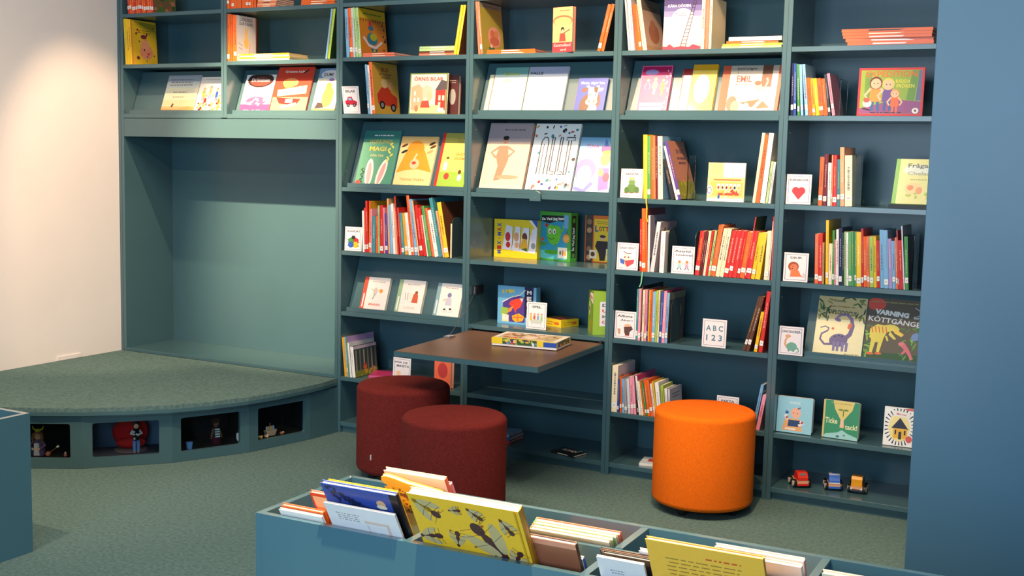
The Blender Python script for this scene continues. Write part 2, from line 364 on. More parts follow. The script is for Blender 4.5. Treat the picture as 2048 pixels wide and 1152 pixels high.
for i in range(len(J)-1):
    B_, A_ = Vector(J[i]+(0,)), Vector(J[i+1]+(0,)); t_ = (B_-A_); L = t_.length; t_.normalize(); n_ = Vector((t_.y, -t_.x, 0))
    T = Matrix(((t_.x, -n_.x, 0, A_.x), (t_.y, -n_.y, 0, A_.y), (0, 0, 1, 0), (0, 0, 0, 1)))     # local x along the facet, y inward
    mb = MB(); mb.T = T; zt = .236
    if i in WIN:
        a, b = WIN[i]; hole = rrect(a, .047, b, .204, .010); n = len(hole); z0 = .001
        cx_, cz_ = (a+b)/2, .125; outer = []
        for (x, z) in hole:                                    # push each point of the opening out to the panel border
            dx, dz = x-cx_, z-cz_
            k = min(((L-cx_)/dx if dx > 0 else -cx_/dx) if abs(dx) > 1e-6 else 1e9, ((zt-cz_)/dz if dz > 0 else (z0-cz_)/dz) if abs(dz) > 1e-6 else 1e9)
            outer.append((cx_+dx*k, cz_+dz*k))
        # snap the four nearest points to the true corners
        for cxx, czz in ((L, z0), (L, zt), (0, zt), (0, z0)):
            j = min(range(n), key=lambda q: (outer[q][0]-cxx)**2+(outer[q][1]-czz)**2); outer[j] = (cxx, czz)
        vs = [(x, 0, z) for x, z in outer]+[(x, 0, z) for x, z in hole]+[(x, .018, z) for x, z in hole]+[(x, .018, z) for x, z in outer]
        fs = []
        for j in range(n):
            k = (j+1) % n; fs += [(j, k, n+k, n+j), (n+j, n+k, 2*n+k, 2*n+j), (2*n+j, 2*n+k, 3*n+k, 3*n+j)]
        mb.add(vs, fs, 'white'); pn = mb.build('front_panel', 'paint', pf)
        g = MB(); g.T = T; g.box(a-.004, .0185, .043, b+.004, .0205, .208); g.build('window_pane', 'glass', pn)
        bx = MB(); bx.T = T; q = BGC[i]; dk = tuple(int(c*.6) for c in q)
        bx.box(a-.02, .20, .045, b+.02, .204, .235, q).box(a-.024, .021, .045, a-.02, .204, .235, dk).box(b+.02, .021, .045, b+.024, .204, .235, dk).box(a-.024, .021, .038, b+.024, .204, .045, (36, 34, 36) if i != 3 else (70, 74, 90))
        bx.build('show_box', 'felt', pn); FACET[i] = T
    else:
        mb.box(0, 0, .001, L, .018, zt); mb.build('front_panel', 'paint', pf)
def inbox(i, u, v, depth, zb=.0455):
    """world x, y of the point seen at (u, v) on the vertical plane `depth` behind facet i"""
    T = FACET[i]; o = T @ Vector((0, depth, 0)); n = (T.to_3x3() @ Vector((0, 1, 0)))
    d = ray(u, v); t = (o-CAM).dot(n)/d.dot(n); P = CAM+d*t; return P
def fac_rot(i): T = FACET[i]; return math.atan2(T[1][0], T[0][0])
# floor socket on the white wall
MB().bbox(-.0195, -.46, .2815, -.012, -.30, .305, b=.002).build('o', 'wall')
ob = S.objects['o']; ob.name = 'cable_cover'; tag(ob, 'small white cable cover low on the white wall above the carpeted platform', 'cable cover')
# ---------------------------------------------------------------- stools
def stool(x, y, mat, label, rz=0):
    R, H = .207, .42
    t = empty('stool', (x, y, 0), (0, 0, rz), label, 'stool', 'round felt stools')
    prof = [(.0, .032), (R-.03, .032)]
    for i in range(7): a = math.radians(-90+90*i/6); prof.append((R-.022+.022*math.cos(a), .054+.022*math.sin(a)))
    prof.append((R, .2))
    for i in range(9): a = math.radians(90*i/8); prof.append((R-.024+.024*math.cos(a), H-.026+.022*math.sin(a)))
    prof += [(R-.07, H-.001), (R-.14, H+.001), (.0, H+.002)]
    MB().lathe(prof, (0, 0, 0), 'white', 72).build('upholstery', mat, t, smooth=True)
    for k in range(4):
        a = math.radians(45+90*k); MB().lathe([(.016, 0), (.020, .006), (.020, .034)], (.145*math.cos(a), .145*math.sin(a), 0), 'white', 16).build('foot', 'black', t, smooth=True)
    return t
stool(3.552, -.255, 'orange', 'bright orange round felt stool in front of the bookcase', .55)
m1 = stool(2.231, -.498, 'wine', 'wine red round felt stool nearer the bookcase, with a tiny fabric tag', .2)
stool(2.752, -.925, 'wine', 'wine red round felt stool nearer the book bin, in front of its twin', .5)
a = math.radians(-98); R = .2075
lb = MB(); lb.T = Matrix.Rotation(a-.2, 4, 'Z'); lb.box(R-.001, -.002, .105, R+.004, .002, .128, 'lightgrey'); lb.build('fabric_tag', 'matte', m1)
# ---------------------------------------------------------------- browser bins
def rimbox(mb, x0, y0, x1, y1, t, z0, z1):
    mb.box(x0, y0, z0, x1, y0+t, z1).box(x0, y1-t, z0, x1, y1, z1).box(x0, y0+t, z0, x0+t, y1-t, z1).box(x1-t, y0+t, z0, x1, y1-t, z1)
    return mb
BA = math.radians(1.2); BO = (3.112, -2.118); BW, BL, BH, BT = .425, 1.86, .50, .019
bin_ = empty('browser_bin', (BO[0], BO[1], 0), (0, 0, BA), 'long teal book bin in the foreground, filled with leaning picture books', 'book bin')
MB().box(0, -BW, .0, BT, 0, BH).build('end_panel', 'bin', bin_); MB().box(BL-BT, -BW, .0, BL, 0, BH).build('end_panel', 'bin', bin_)
MB().box(BT+.0003, -BW, .0, BL-BT-.0003, -BW+BT, BH).build('front_panel', 'bin', bin_)
MB().box(BT+.0003, -BT, .0, BL-BT-.0003, 0, BH).build('back_panel', 'bin', bin_)
MB().box(BT+.0003, -BW+BT+.0002, .31, BL-BT-.0003, -BT-.0002, .330).build('bin_floor', 'bin', bin_)
MB().box(BT+.0003, -.2125, .3303, BL-BT-.0003, -.1985, BH-.004).build('middle_rail', 'bin', bin_)
for x in (.455, .916, 1.372):
    MB().box(x-.0095, -BW+BT+.0003, .3303, x+.0095, -.2128, BH-.001).build('divider', 'bin', bin_)
    MB().box(x-.0095, -.1982, .3303, x+.0095, -BT-.0003, BH-.001).build('divider', 'bin', bin_)
b2 = empty('browser_bin', (1.703, -2.064, 0), label='teal book bin cut off at the lower left edge of the photo', cat='book bin')
MB().box(-.019, -.90, 0, 0, 0, BH).build('end_panel', 'bin', b2)
MB().box(-.95, -.019, 0, -.0193, 0, BH).build('back_panel', 'bin', b2)
MB().box(-.95, -.90, 0, -.0193, -.881, BH).build('front_panel', 'bin', b2)
MB().box(-.969, -.90, 0, -.9503, 0, BH).build('end_panel', 'bin', b2)
MB().box(-.95, -.881, .30, -.0193, -.0193, .318).build('bin_floor', 'carpet', b2)
MB().lathe([(.006, 0), (.006, .0015)], (.01, -.01, BH), 'white', 12).build('screw_cap', 'steel', bin_)
# ================================================================ books
def nudge(c, f): return tuple(min(255, int(x*f)) for x in (PAL[c] if isinstance(c, str) else c))
def mix(a, b, f): a = PAL[a] if isinstance(a, str) else a; b = PAL[b] if isinstance(b, str) else b; return tuple(int(x*(1-f)+y*f) for x, y in zip(a, b))
def cover_book(root, w, h, t, col, spine=None, art=None, hard=True, back=None, spine_art=None, side=0, label=False, lab_z=.03):
    """book in its own frame: spine at x=0 (side=1: at x=w), front cover on y=0, thickness to y=t, bottom z=0"""
    spine = spine or col; bt = min(.0022, t*.2); sp = min(.0025, t*.25) if hard else .0008; ins = .003 if hard else .0004
    c = MB()
    sx = (lambda x: x) if not side else (lambda x: w-x)
    def bx(x0, y0, z0, x1, y1, z1, cc): a, b = sorted((sx(x0), sx(x1))); c.box(a, y0, z0, b, y1, z1, cc)
    bx(0, 0, 0, w, bt, h, col); bx(0, t-bt, 0, w, t, h, back or col)
    m = 5 if hard and t > .006 else 0                                # rounded spine strip
    if m:
        pts = [(0.0, bt)]+[(-.0016*math.sin(math.pi*k/m), bt+(t-2*bt)*k/m) for k in range(1, m)]+[(0.0, t-bt), (sp, t-bt), (sp, bt)]
        pts = [(sx(x), y) for x, y in pts]
        if side: pts = pts[::-1]
        c.plate(pts[::-1], 0, h, spine)
    else: bx(-.0002, bt, 0, sp, t-bt, h, spine)
    bx(-.0004, 0, 0, .0006, bt, h, spine); bx(-.0004, t-bt, 0, .0006, t, h, spine)
    if art: art(Art(c, w, h))
    if spine_art and not side:
        a = (-.0020 if m else -.0004); R = random.Random(int(w*1e5+h*1e6+t*1e6)); z = h*R.uniform(.30, .42); ze = h*R.uniform(.72, .86)
        while z < ze:
            q = h*R.uniform(.015, .05); yy = t*R.uniform(.32, .40)
            c.add([(a, yy, z), (a, t-yy, z), (a, t-yy, min(z+q, ze)), (a, yy, min(z+q, ze))], [(0, 1, 2, 3)], spine_art); z += q+h*.012
    c.build('cover', 'print', root)
    p = MB(); a, b = sorted((sx(sp), sx(w-ins))); p.box(a, bt+.0001, ins, b, t-bt-.0001, h-ins, (236, 228, 208)); p.build('page_block', 'paper', root)
    if label:
        l = MB(); a = -.0024 if m else -.0006; hh = min(.022, h*.1)
        l.add([(a, .0006, lab_z), (a, t-.0006, lab_z), (a, t-.0006, lab_z+hh), (a, .0006, lab_z+hh)], [(0, 1, 2, 3)], 'white')
        l.add([(a-.0003, t*.3, lab_z+hh*.44), (a-.0003, t*.7, lab_z+hh*.44), (a-.0003, t*.7, lab_z+hh*.58), (a-.0003, t*.3, lab_z+hh*.58)], [(0, 1, 2, 3)], 'grey')
        l.build('spine_label', 'matte', root)
    return root
ORD = ['first','second','third','fourth','fifth','sixth','seventh','eighth','ninth','tenth','eleventh','twelfth','thirteenth','fourteenth','fifteenth','sixteenth','seventeenth','eighteenth','nineteenth','twentieth']
ORD += ['twenty-'+x for x in ORD[:9]]+['thirtieth']+['thirty-'+x for x in ORD[:9]]
CN = dict(lightblue='light blue', palegreen='pale green', darkgreen='dark green', lightgrey='light grey', navy='navy blue', dark='charcoal', lime='lime green')
def cname(c): return CN.get(c, c) if isinstance(c, str) else c
def spine_row(bay, k, ox, oy, sc, books, where, group, Y=.004, zbase=None, labels=.6, depth=None, start=0, gap=.0004, tf=1.0):
    """books standing spine out. each: (xb0, xb1, xt, yt, colour[, opts]) in zoomed-crop coordinates"""
    z0 = (top(k, bay) if zbase is None else zbase)+.0004; prev = None
    R = random.Random(sum(map(ord, where)))
    n = len(books)
    for i, bk in enumerate(books):
        xb0, xb1, xt, yt, col = bk[:5]; op = bk[5] if len(bk) > 5 else {}
        ub0, ub1, ut, vt = ox+xb0/sc, ox+xb1/sc, ox+xt/sc, oy+yt/sc
        Yb = Y+op.get('dy', R.uniform(0, .006))
        X0 = xat(ub0, Yb, z0); X1 = xat(ub1, Yb, z0); t = max(.0035, (X1-X0)*tf-gap)
        Xt, Zt = hitY(ut, vt, Yb)
        lean = math.atan2(Xt-X0, Zt-z0); h = math.hypot(Xt-X0, Zt-z0)
        if 'lean' in op: lean = math.radians(op['lean'])
        if abs(lean) < .02: lean = 0
        if prev is not None:                                         # neighbours touch but never cross
            Xr, tn, hz_ = prev; X0 = max(X0, Xr); t = max(.0035, (X1-X0)*tf-gap); hm = min(hz_, h*math.cos(lean))
            lean = math.atan(max(math.tan(lean), tn+(Xr-X0)/hm))
        zc_ = (dict(zip('ABCDEFG', 'ZABCDEF')).get(k)); ceil_ = (9 if not zc_ else (ZL[zc_] if bay > 2 or zc_ != 'A' else 1.869))-z0
        lean = max(-.5, min(.5, lean)); h = min(h, (ceil_-t*abs(math.sin(lean))-.003)/math.cos(lean))
        xl, xr = (bay-1)*W+TH/2+.0026, (4.449 if bay == 6 else bay*W-TH/2)-.0012; X0 = max(X0, xl); hc = h*math.cos(lean)
        lean = math.atan(max(min(math.tan(lean), (xr-X0-t)/hc), (xl-X0)/hc)); tt = t*math.cos(lean)-.0003
        w = op.get('w', depth or min(.27, max(.12, h*R.uniform(.74, .86)))); w = min(w, D-Yb-.006)
        # local y=0 (front cover) faces +X ; local x -> +Y
        Rm = Matrix.Rotation(lean, 4, 'Y') @ Matrix.Rotation(math.radians(90), 4, 'Z')
        base = Vector((X0+t, Yb, z0)) if lean > 0 else Vector((X0, Yb, z0))
        off = Vector((0, 0, 0)) if lean > 0 else Matrix.Rotation(lean, 4, 'Y') @ Vector((tt, 0, 0))
        thick = 'thick ' if tt > .02 else ('thin ' if tt < .009 else '')
        st = 'leaning ' if abs(lean) > .07 else 'upright '
        lab = op.get('label') or f"{thick}{st}{cname(col)} book, {ORD[start+i]} from left {where}"
        o = empty('book', base+off, (0, 0, 0), lab, 'book', group)
        o.rotation_mode = 'XYZ'; o.rotation_euler = Rm.to_euler()
        dark = sum(PAL[col]) < 360 if isinstance(col, str) else sum(col) < 360
        sa = op.get('sa', R.choice(['white', 'cream', 'yellow']) if dark else R.choice(['dark', 'maroon', 'navy', 'grey', 'white']))
        cover_book(o, w, h, tt, op.get('cover', nudge(col, R.uniform(.85, 1.05))), spine=col, art=op.get('art'), hard=op.get('hard', R.random() < .8), spine_art=mix(col, sa, .55),
                   label=op.get('lab', R.random() < labels), lab_z=R.uniform(.012, .03))
        if 'ret' in op: op['ret'].append(o)
        prev = (X0+t+.0004, math.tan(lean), h*math.cos(lean))
def front_book(name, X0, Y0, Z0, w, h, t, art, label, col='white', spine=None, lean=0, yaw=0, roll=0, side=0, cat='book', group=None, hard=True, back=None):
    o = empty(name, (X0, Y0, Z0), (-math.radians(lean), math.radians(roll), math.radians(yaw)), label, cat, group)
    cover_book(o, w, h, t, col, spine=spine, art=art, hard=hard, side=side, back=back); return o
LEAN20 = math.radians(20)
def disp(bay, k, ul, ur, vt, art, label, col='white', spine=None, t=.010, off=0.0, name='picture_book', hard=True, group=None, roll=0, ur_max=True):
    """cover-out book resting on a sloping display board, behind the lip"""
    z0 = top(k, bay)+.0048
    Yb = .0605+.004*TAN-(t+off)/math.cos(LEAN20)-.0006
    Yf = Yb
    XL = xat(ul, Yf, z0); XR = xat(ur, Yf, z0); w = XR-XL
    # height along the slope from the top row seen in the photo
    a, b = .05, .6
    for _ in range(30):
        m = (a+b)/2; P = ((XL+XR)/2, Yf+m*math.sin(LEAN20), z0+m*math.cos(LEAN20))
        if proj(P)[1] > vt: a = m
        else: b = m
    h = m
    return front_book(name, XL, Yf, z0+t*math.sin(LEAN20)+.0006, w, h, t, art, label, col, spine, lean=20, roll=roll, hard=hard, group=group or 'cover-out books on the sloping shelves')
def stand(bay, k, ul, ur, vt, art, label, col='white', spine=None, t=.008, Y=.03, lean=6, yaw=0, name='picture_book', cat='book', group=None, z=None, hard=True, w=None, h=None):
    z0 = (top(k, bay) if z is None else z)+.0004; XL = xat(ul, Y, z0)
    if w is None: XR = xat(ur, Y, z0); w = (XR-XL)/max(.3, math.cos(math.radians(yaw)))
    if h is None:
        a, b = .03, .6; la = math.radians(lean)
        for _ in range(30):
            m = (a+b)/2
            if proj((XL+w/2, Y+m*math.sin(la), z0+m*math.cos(la)))[1] > vt: a = m
            else: b = m
        h = m
    return front_book(name, XL, Y, z0+max(0, t*math.sin(math.radians(lean))), w, h, t, art, label, col, spine, lean=lean, yaw=yaw, cat=cat, group=group, hard=hard)
# ---------------------------------------------------------------- generic little figures for covers
def person(A, x, z, s, hair, top_, legs, skin='skin', arms=None):
    q = A.w/A.h
    A.line([(x-.04*s, z-.30*s), (x-.05*s, z-.55*s)], .05*s, legs).line([(x+.04*s, z-.30*s), (x+.05*s, z-.55*s)], .05*s, legs)
    A.poly([(x-.08*s, z-.02*s), (x+.08*s, z-.02*s), (x+.10*s, z-.34*s), (x-.10*s, z-.34*s)], top_)
    for sg in (-1, 1): A.line([(x+sg*.08*s, z-.05*s), (x+sg*.17*s, z-.2*s), (x+sg*.12*s, z-.3*s)], .04*s, arms or skin)
    A.el(x, z+.07*s, .105*s, .105*s*q, hair); A.el(x, z+.055*s, .085*s, .085*s*q, skin)
    A.el(x-.03*s, z+.06*s, .01*s, .01*s*q, 'dark').el(x+.03*s, z+.06*s, .01*s, .01*s*q, 'dark')
def frame(A, col, b=.03):
    q = A.w/A.h; A.rect(0, 0, 1, b*q, col).rect(0, 1-b*q, 1, 1, col).rect(0, 0, b, 1, col).rect(1-b, 0, 1, 1, col)
# ---- sign cards in little holders
def card_art(title, kind):
    def f(A):
        q = A.w/A.h
        A.rect(0, 0, 1, 1, (232, 226, 228)); b = .07
        for (x0, z0, x1, z1) in ((b, b*q, 1-b, b*q+.012), (b, 1-b*q-.012, 1-b, 1-b*q), (b, b*q, b+.016, 1-b*q), (1-b-.016, b*q, 1-b, 1-b*q)): A.rect(x0, z0, x1, z1, (70, 84, 110))
        lines = title if isinstance(title, list) else [title]
        if kind != 'abc':
            for i, l in enumerate(lines): A.text(l, .5+(.06 if i else -.04 if len(lines) > 1 else 0), .82-.15*i, min(.76, .12*len(l)), .09, (92, 98, 110), wt=.035)
        if kind == 'car':
            A.poly([(.16, .34), (.84, .30), (.86, .44), (.62, .50), (.56, .62), (.32, .62), (.26, .50), (.14, .46)], (190, 30, 60)); A.poly([(.34, .58), (.52, .58), (.55, .49), (.34, .49)], 'lightblue')
            for x in (.3, .68): A.el(x, .31, .095, .095*q, 'dark').el(x, .31, .045, .045*q, 'grey')
        elif kind == 'beetle':
            for i, c in enumerate([(200, 40, 40), (60, 140, 60), (230, 180, 30), (40, 90, 180)]): A.el(.5+(-.14 if i % 2 else .14), .42 if i < 2 else .26, .17, .15*q, c)
            A.el(.5, .56, .12, .09*q, 'dark'); A.line([(.5, .16), (.5, .52)], .02, 'dark')
            for sx_ in (-1, 1):
                A.line([(.5+sx_*.05, .60), (.5+sx_*.12, .70)], .02, 'dark')
                for zz in (.2, .34, .46): A.line([(.5+sx_*.26, zz), (.5+sx_*.36, zz+.02)], .025, 'dark')
        elif kind == 'frog':
            A.el(.5, .33, .2, .22*q, (92, 130, 70)).el(.5, .53, .15, .1*q, (104, 142, 78)).el(.42, .60, .045, .045*q, (120, 150, 90)).el(.58, .60, .045, .045*q, (120, 150, 90))
            A.poly([(.41, .64), (.59, .64), (.62, .72), (.55, .67), (.5, .73), (.45, .67), (.38, .72)], (230, 180, 60))
            A.el(.28, .26, .11, .14*q, (80, 118, 62)).el(.73, .28, .11, .14*q, (80, 118, 62)); A.line([(.15, .18), (.85, .20)], .03, (110, 90, 50))
        elif kind == 'heart':
            A.el(.385, .45, .155, .15*q, (222, 60, 70)).el(.615, .45, .155, .15*q, (222, 60, 70)).poly([(.245, .40), (.755, .40), (.5, .15)], (222, 60, 70))
        elif kind == 'owl':
            A.el(.45, .36, .2, .26*q, (235, 205, 170)); A.el(.37, .47, .085, .085*q, 'white').el(.56, .47, .085, .085*q, 'white').el(.38, .47, .04, .04*q, (150, 60, 40)).el(.55, .47, .04, .04*q, (150, 60, 40))
            A.poly([(.14, .42), (.38, .36), (.36, .2), (.18, .24)], (60, 100, 180)).poly([(.38, .34), (.82, .40), (.80, .26), (.5, .1), (.42, .2)], (210, 70, 80)); A.line([(.3, .68), (.5, .60), (.68, .62)], .03, 'brown')
        elif kind == 'kids':
            for i, (x, c) in enumerate(((.35, (150, 200, 200)), (.68, (220, 150, 190)))): 
                A.el(x, .43, .06, .06*q, (200, 120, 70)); A.poly([(x-.06, .38), (x+.06, .38), (x+.08, .22), (x-.08, .22)], c)
                A.line([(x-.2, .40), (x, .34), (x+.17, .42)], .025, 'skin').line([(x-.1, .14), (x-.03, .22)], .03, 'dark').line([(x+.1, .14), (x+.03, .22)], .03, 'dark')
        elif kind == 'lion':
            A.el(.40, .52, .22, .2*q, (160, 80, 50)).el(.42, .50, .15, .13*q, (214, 120, 80)); A.poly([(.3, .42), (.62, .40), (.74, .18), (.28, .16)], (222, 120, 70)); A.line([(.7, .22), (.86, .16), (.84, .3)], .03, (200, 110, 60))
            A.el(.38, .53, .02, .02*q, 'dark').el(.36, .45, .035, .02*q, 'dark')
        elif kind == 'catboy':
            A.poly([(.14, .34), (.28, .36), (.28, .16), (.2, .14)], (190, 150, 110)); A.el(.62, .46, .17, .1*q, (240, 170, 140)); A.poly([(.44, .42), (.80, .46), (.86, .36), (.72, .26), (.70, .12), (.52, .12), (.46, .24)], (90, 60, 55)); A.rect(.50, .10, .72, .13, (220, 110, 90))
        elif kind == 'abc':
            A.text('A B C', .5, .68, .7, .2, (60, 120, 140)).text('1 2 3', .5, .34, .66, .22, (60, 120, 140))
        elif kind == 'dino':
            A.line([(.36, .62), (.28, .52), (.26, .38), (.36, .26)], .07, (215, 160, 120), .1); A.el(.37, .66, .12, .07*q, (220, 165, 120)); A.el(.54, .30, .22, .18*q, (110, 165, 145)); A.line([(.6, .3), (.8, .24), (.84, .14), (.72, .12)], .09, (110, 165, 145), .03)
            A.line([(.42, .2), (.42, .12)], .06, (100, 150, 130)).line([(.62, .2), (.62, .12)], .06, (100, 150, 130))
        elif kind == 'play':
            for i, c in enumerate(((230, 180, 80), (200, 90, 80), (120, 160, 190), (150, 190, 140))): x = .22+.18*i; A.el(x, .55, .05, .05*q, (220, 150, 110)); A.poly([(x-.05, .50), (x+.05, .50), (x+.06, .3), (x-.06, .3)], c)
            A.el(.5, .28, .3, .1*q, (190, 200, 190)); A.line([(.3, .25), (.25, .14)], .02, 'grey').line([(.7, .25), (.75, .14)], .02, 'grey')
        elif kind == 'baby':
            A.el(.32, .36, .13, .13*q, (240, 190, 150)); A.poly([(.22, .2), (.44, .2), (.42, .3), (.24, .3)], (240, 200, 170))
    return f
def sign(bay, k, ul, ur, vt, title, kind, label, Y=.012, lean=3, yaw=0, z=None, h=None, w=None):
    z0 = (top(k, bay) if z is None else z)+.0004; XL = xat(ul, Y, z0)
    XL = max(XL, (bay-1)*W+TH/2+.001) if Y > -.005 else XL
    if w is None: w = xat(ur, Y, z0)-XL
    if h is None:
        a, b = .05, .3; la = math.radians(lean)
        for _ in range(30):
            m = (a+b)/2
            if proj((XL+w/2, Y+m*math.sin(la), z0+m*math.cos(la)))[1] > vt: a = m
            else: b = m
        h = m
    o = empty('sign_card', (XL, Y, z0+.0006), (-math.radians(lean), 0, math.radians(yaw)), label, 'sign card', 'printed category cards standing on the shelves')
    mb = MB(); mb.box(0, 0, .001, w, .0014, h, (232, 226, 228)); card_art(title, kind)(Art(mb, w, h-.001, z0=.001)); mb.build('card', 'matte', o)
    hd = MB(); hd.T = Matrix.Rotation(math.radians(lean), 4, 'X')
    hd.box(w*.12, .0, -.0003, w*.95, .04, .001); hd.build('holder_foot', 'acrylic', o)
    return o
def bookend(bay, k, u, vt, label, Y=.02, dep=.11, mat='bookend', rnd=True, side=1, z=None, h=None):
    z0 = top(k, bay)+.0004; X = xat(u, Y, z0)
    if h is None: h = hitY(u, vt, Y)[1]-z0
    pts = [(Y, z0), (Y+dep, z0)]; r = .04 if rnd else .004
    for cx_, cz_, a0 in ((Y+dep-r, z0+h-r, 0), (Y+r, z0+h-r, 90)):
        for i in range(6): a = math.radians(a0+90*i/5); pts.append((cx_+r*math.cos(a), cz_+r*math.sin(a)))
    mb = MB(); th = .0016 if mat == 'bookend' else .003
    vs = [(X, y, z) for y, z in pts]+[(X+th, y, z) for y, z in pts]; n = len(pts)
    mb.add(vs, [tuple(range(n-1, -1, -1)), tuple(range(n, 2*n))]+[(i, (i+1) % n, (i+1) % n+n, i+n) for i in range(n)], 'white')
    if side > 0: mb.box(X+th, Y, z0, X+th+.035, Y+dep, z0+.0012)
    else: mb.box(X-.035, Y, z0, X, Y+dep, z0+.0012)
    o = mb.build('bookend', mat); return tag(o, label, 'bookend', 'metal and acrylic bookends')
def flat_stack(bay, k, specs, X, Y, label, group, z=None):
    """books lying flat; specs: (w along x, depth, t, colour, dx, yaw, art)"""
    z0 = (top(k, bay) if z is None else z)+.0004
    for i, s in enumerate(specs):
        w, d, t, col, dx, yw = s[:6]; art = s[6] if len(s) > 6 else None
        o = empty('book', (X+dx, Y, z0), (0, 0, math.radians(yw)), label[i] if isinstance(label, list) else f'{cname(col)} book lying flat, {["lowest","second","third","fourth","topmost"][min(i, 4)]} in {label}', 'book', group)
        # spine along the front edge: local z(height) -> world x, local x(width) -> world y, cover up
        c = MB(); c.box(0, 0, 0, w, d, .0018, col).box(0, 0, t-.0018, w, d, t, col).box(0, -.0004, 0, w, .002, t, col)
        R = random.Random(i+int(X*99)); c.add([(w*.3, -.0006, t*.3), (w*R.uniform(.6, .8), -.0006, t*.3), (w*.7, -.0006, t*.7), (w*.3, -.0006, t*.7)], [(0, 1, 2, 3)], R.choice(['white', 'dark', 'cream']))
        if art:
            c2 = MB(); art(Art(c2, w, d)); c.add([(x, z, t-y) for x, y, z in c2.v], c2.f, 'white'); c.c[-len(c2.f):] = c2.c
        c.build('cover', 'print', o); MB().box(.002, .003, .0019, w-.002, d-.003, t-.0019, (236, 228, 208)).build('page_block', 'paper', o)
        z0 += t+.0006
# ================================================================ artwork for the covers that face the camera
def sky(A, cols):
    n = len(cols)
    for i, c in enumerate(cols): A.rect(0, 1-(i+1)/n, 1, 1-i/n, c)
def a_sea(A):
    sky(A, [(150,165,180),(205,210,205),(215,215,190),(220,214,180),(222,205,160),(214,178,120)]); A.words(.45,.88,.7,3,(90,90,95),.07); A.words(.45,.55,.4,2,(120,110,90),.13)
    A.line([(.3,.15),(.34,.24)],.05,(90,70,40)); A.poly([(0,0),(1,0),(1,.14),(.8,.18),(.5,.08),(0,.12)],(205,160,95))
def a_kids(A):
    A.rect(0,0,1,1,(244,236,228)); A.words(.5,.93,.7,1,(210,190,180))
    for i,(x,z,h,t,l) in enumerate([(.2,.62,'gold','lime','brown'),(.42,.66,'orange','peach','blue'),(.66,.6,'dark','blue','navy'),(.85,.56,'brown','white','teal'),(.3,.42,'brown','red','tan'),(.55,.44,'gold','lightblue','brown'),(.78,.4,'dark','orange','grey')]): person(A,x,z,.5,h,t,l)
    A.dots(30,['brown','tan','peach','maroon','gold'],.08,.92,.06,.3,.02,.05,3)
def a_dark(A):
    A.rect(0,0,1,1,(238,236,240)); A.el(.5,.86,.44,.2,(60,36,36)); A.el(.5,.82,.34,.12,(110,60,50)); A.text('Drömmen',.5,.86,.6,.09,'white'); A.rect(0,0,1,.22,(96,66,116)); A.el(.5,.3,.34,.12,(120,80,120)); A.dots(12,['white','lilac'],.2,.8,.2,.36,.02,.05,4); A.text('Mia & Max',.5,.05,.7,.05,'white')
def a_pig(A):
    A.rect(0,0,1,1,(214,62,44)); A.rect(0,0,1,.34,(236,160,110)); A.text('Grisens kalas',.5,.9,.6,.05,'white'); A.el(.42,.66,.22,.1,(236,150,90)); A.poly([(.1,.5),(.9,.6),(.92,.42),(.12,.36)],(240,205,150)); A.el(.36,.62,.12,.08,(160,190,80)); A.poly([(.1,.34),(.8,.3),(.7,.16),(.22,.2)],(190,40,36)); A.rect(.38,.22,.58,.3,'white'); A.line([(.72,.86),(.86,.94)],.04,'dark'); A.line([(.3,.12),(.7,.2)],.06,'cream')
def a_bear(A):
    A.rect(0,0,1,1,(244,234,205)); A.rect(0,.78,1,1,(120,150,190)); A.el(.5,.86,.4,.1,(225,222,225)); A.text('DUM!',.42,.86,.4,.07,'dark'); A.el(.58,.36,.24,.24,(222,150,80)).el(.54,.6,.12,.08,(214,140,70)); A.poly([(.1,.1),(.5,.12),(.4,.22),(.2,.24)],(60,50,50)); A.rect(0,0,1,.1,(222,200,90)); A.el(.6,.74,.12,.04,(150,130,190))
def a_rabbit(A):
    A.rect(0,0,1,1,(84,150,124)); A.rect(0,.84,1,1,(58,128,120)); A.words(.55,.91,.55,1,'white')
    A.text('HONUNGS',.5,.80,.62,.07,(190,180,90)).text('MAGI',.45,.67,.46,.08,(215,196,80)).text('FÖR TRE',.46,.55,.36,.04,(215,196,120))
    for x,r_ in ((.34,4),(.68,-12)): A.el(x,.24,.11,.25,(240,232,215),r_).el(x,.23,.06,.20,(236,160,160),r_)
    for i in range(7): A.el(.8+.05*math.sin(i*2),.76-.05*i,.05,.016,(238,214,90),40*(-1)**i)
    for i in range(6): A.el(.14+.03*(i%2),.30-.045*i,.05,.012,(30,66,50),35*(-1)**i)
    A.line([(.16,.02),(.2,.3)],.012,(30,66,50)).el(.08,.05,.07,.05,(222,60,60))
def a_girl(A):
    A.rect(0,0,1,1,(246,214,150)); A.rect(0,.82,1,1,(232,190,120)); A.el(.44,.72,.24,.2,(240,150,40)); A.poly([(.2,.72),(.7,.72),(.98,.3),(.6,.36),(.3,.34),(.02,.28)],(244,158,44)); A.el(.48,.46,.13,.1,(246,196,150)); A.el(.46,.48,.06,.03,(190,70,50)); A.line([(.44,.54),(.5,.66)],.04,(250,220,180))
    for x,z,c in ((.12,.82,'brown'),(.14,.7,'dark'),(.86,.86,'dark'),(.9,.8,'brown'),(.84,.7,'tan')): A.el(x,z,.09,.025,c,25)
    A.text('Hannas Hubbu',.5,.16,.66,.055,(190,150,90)); A.words(.5,.05,.12,1,(190,150,90))
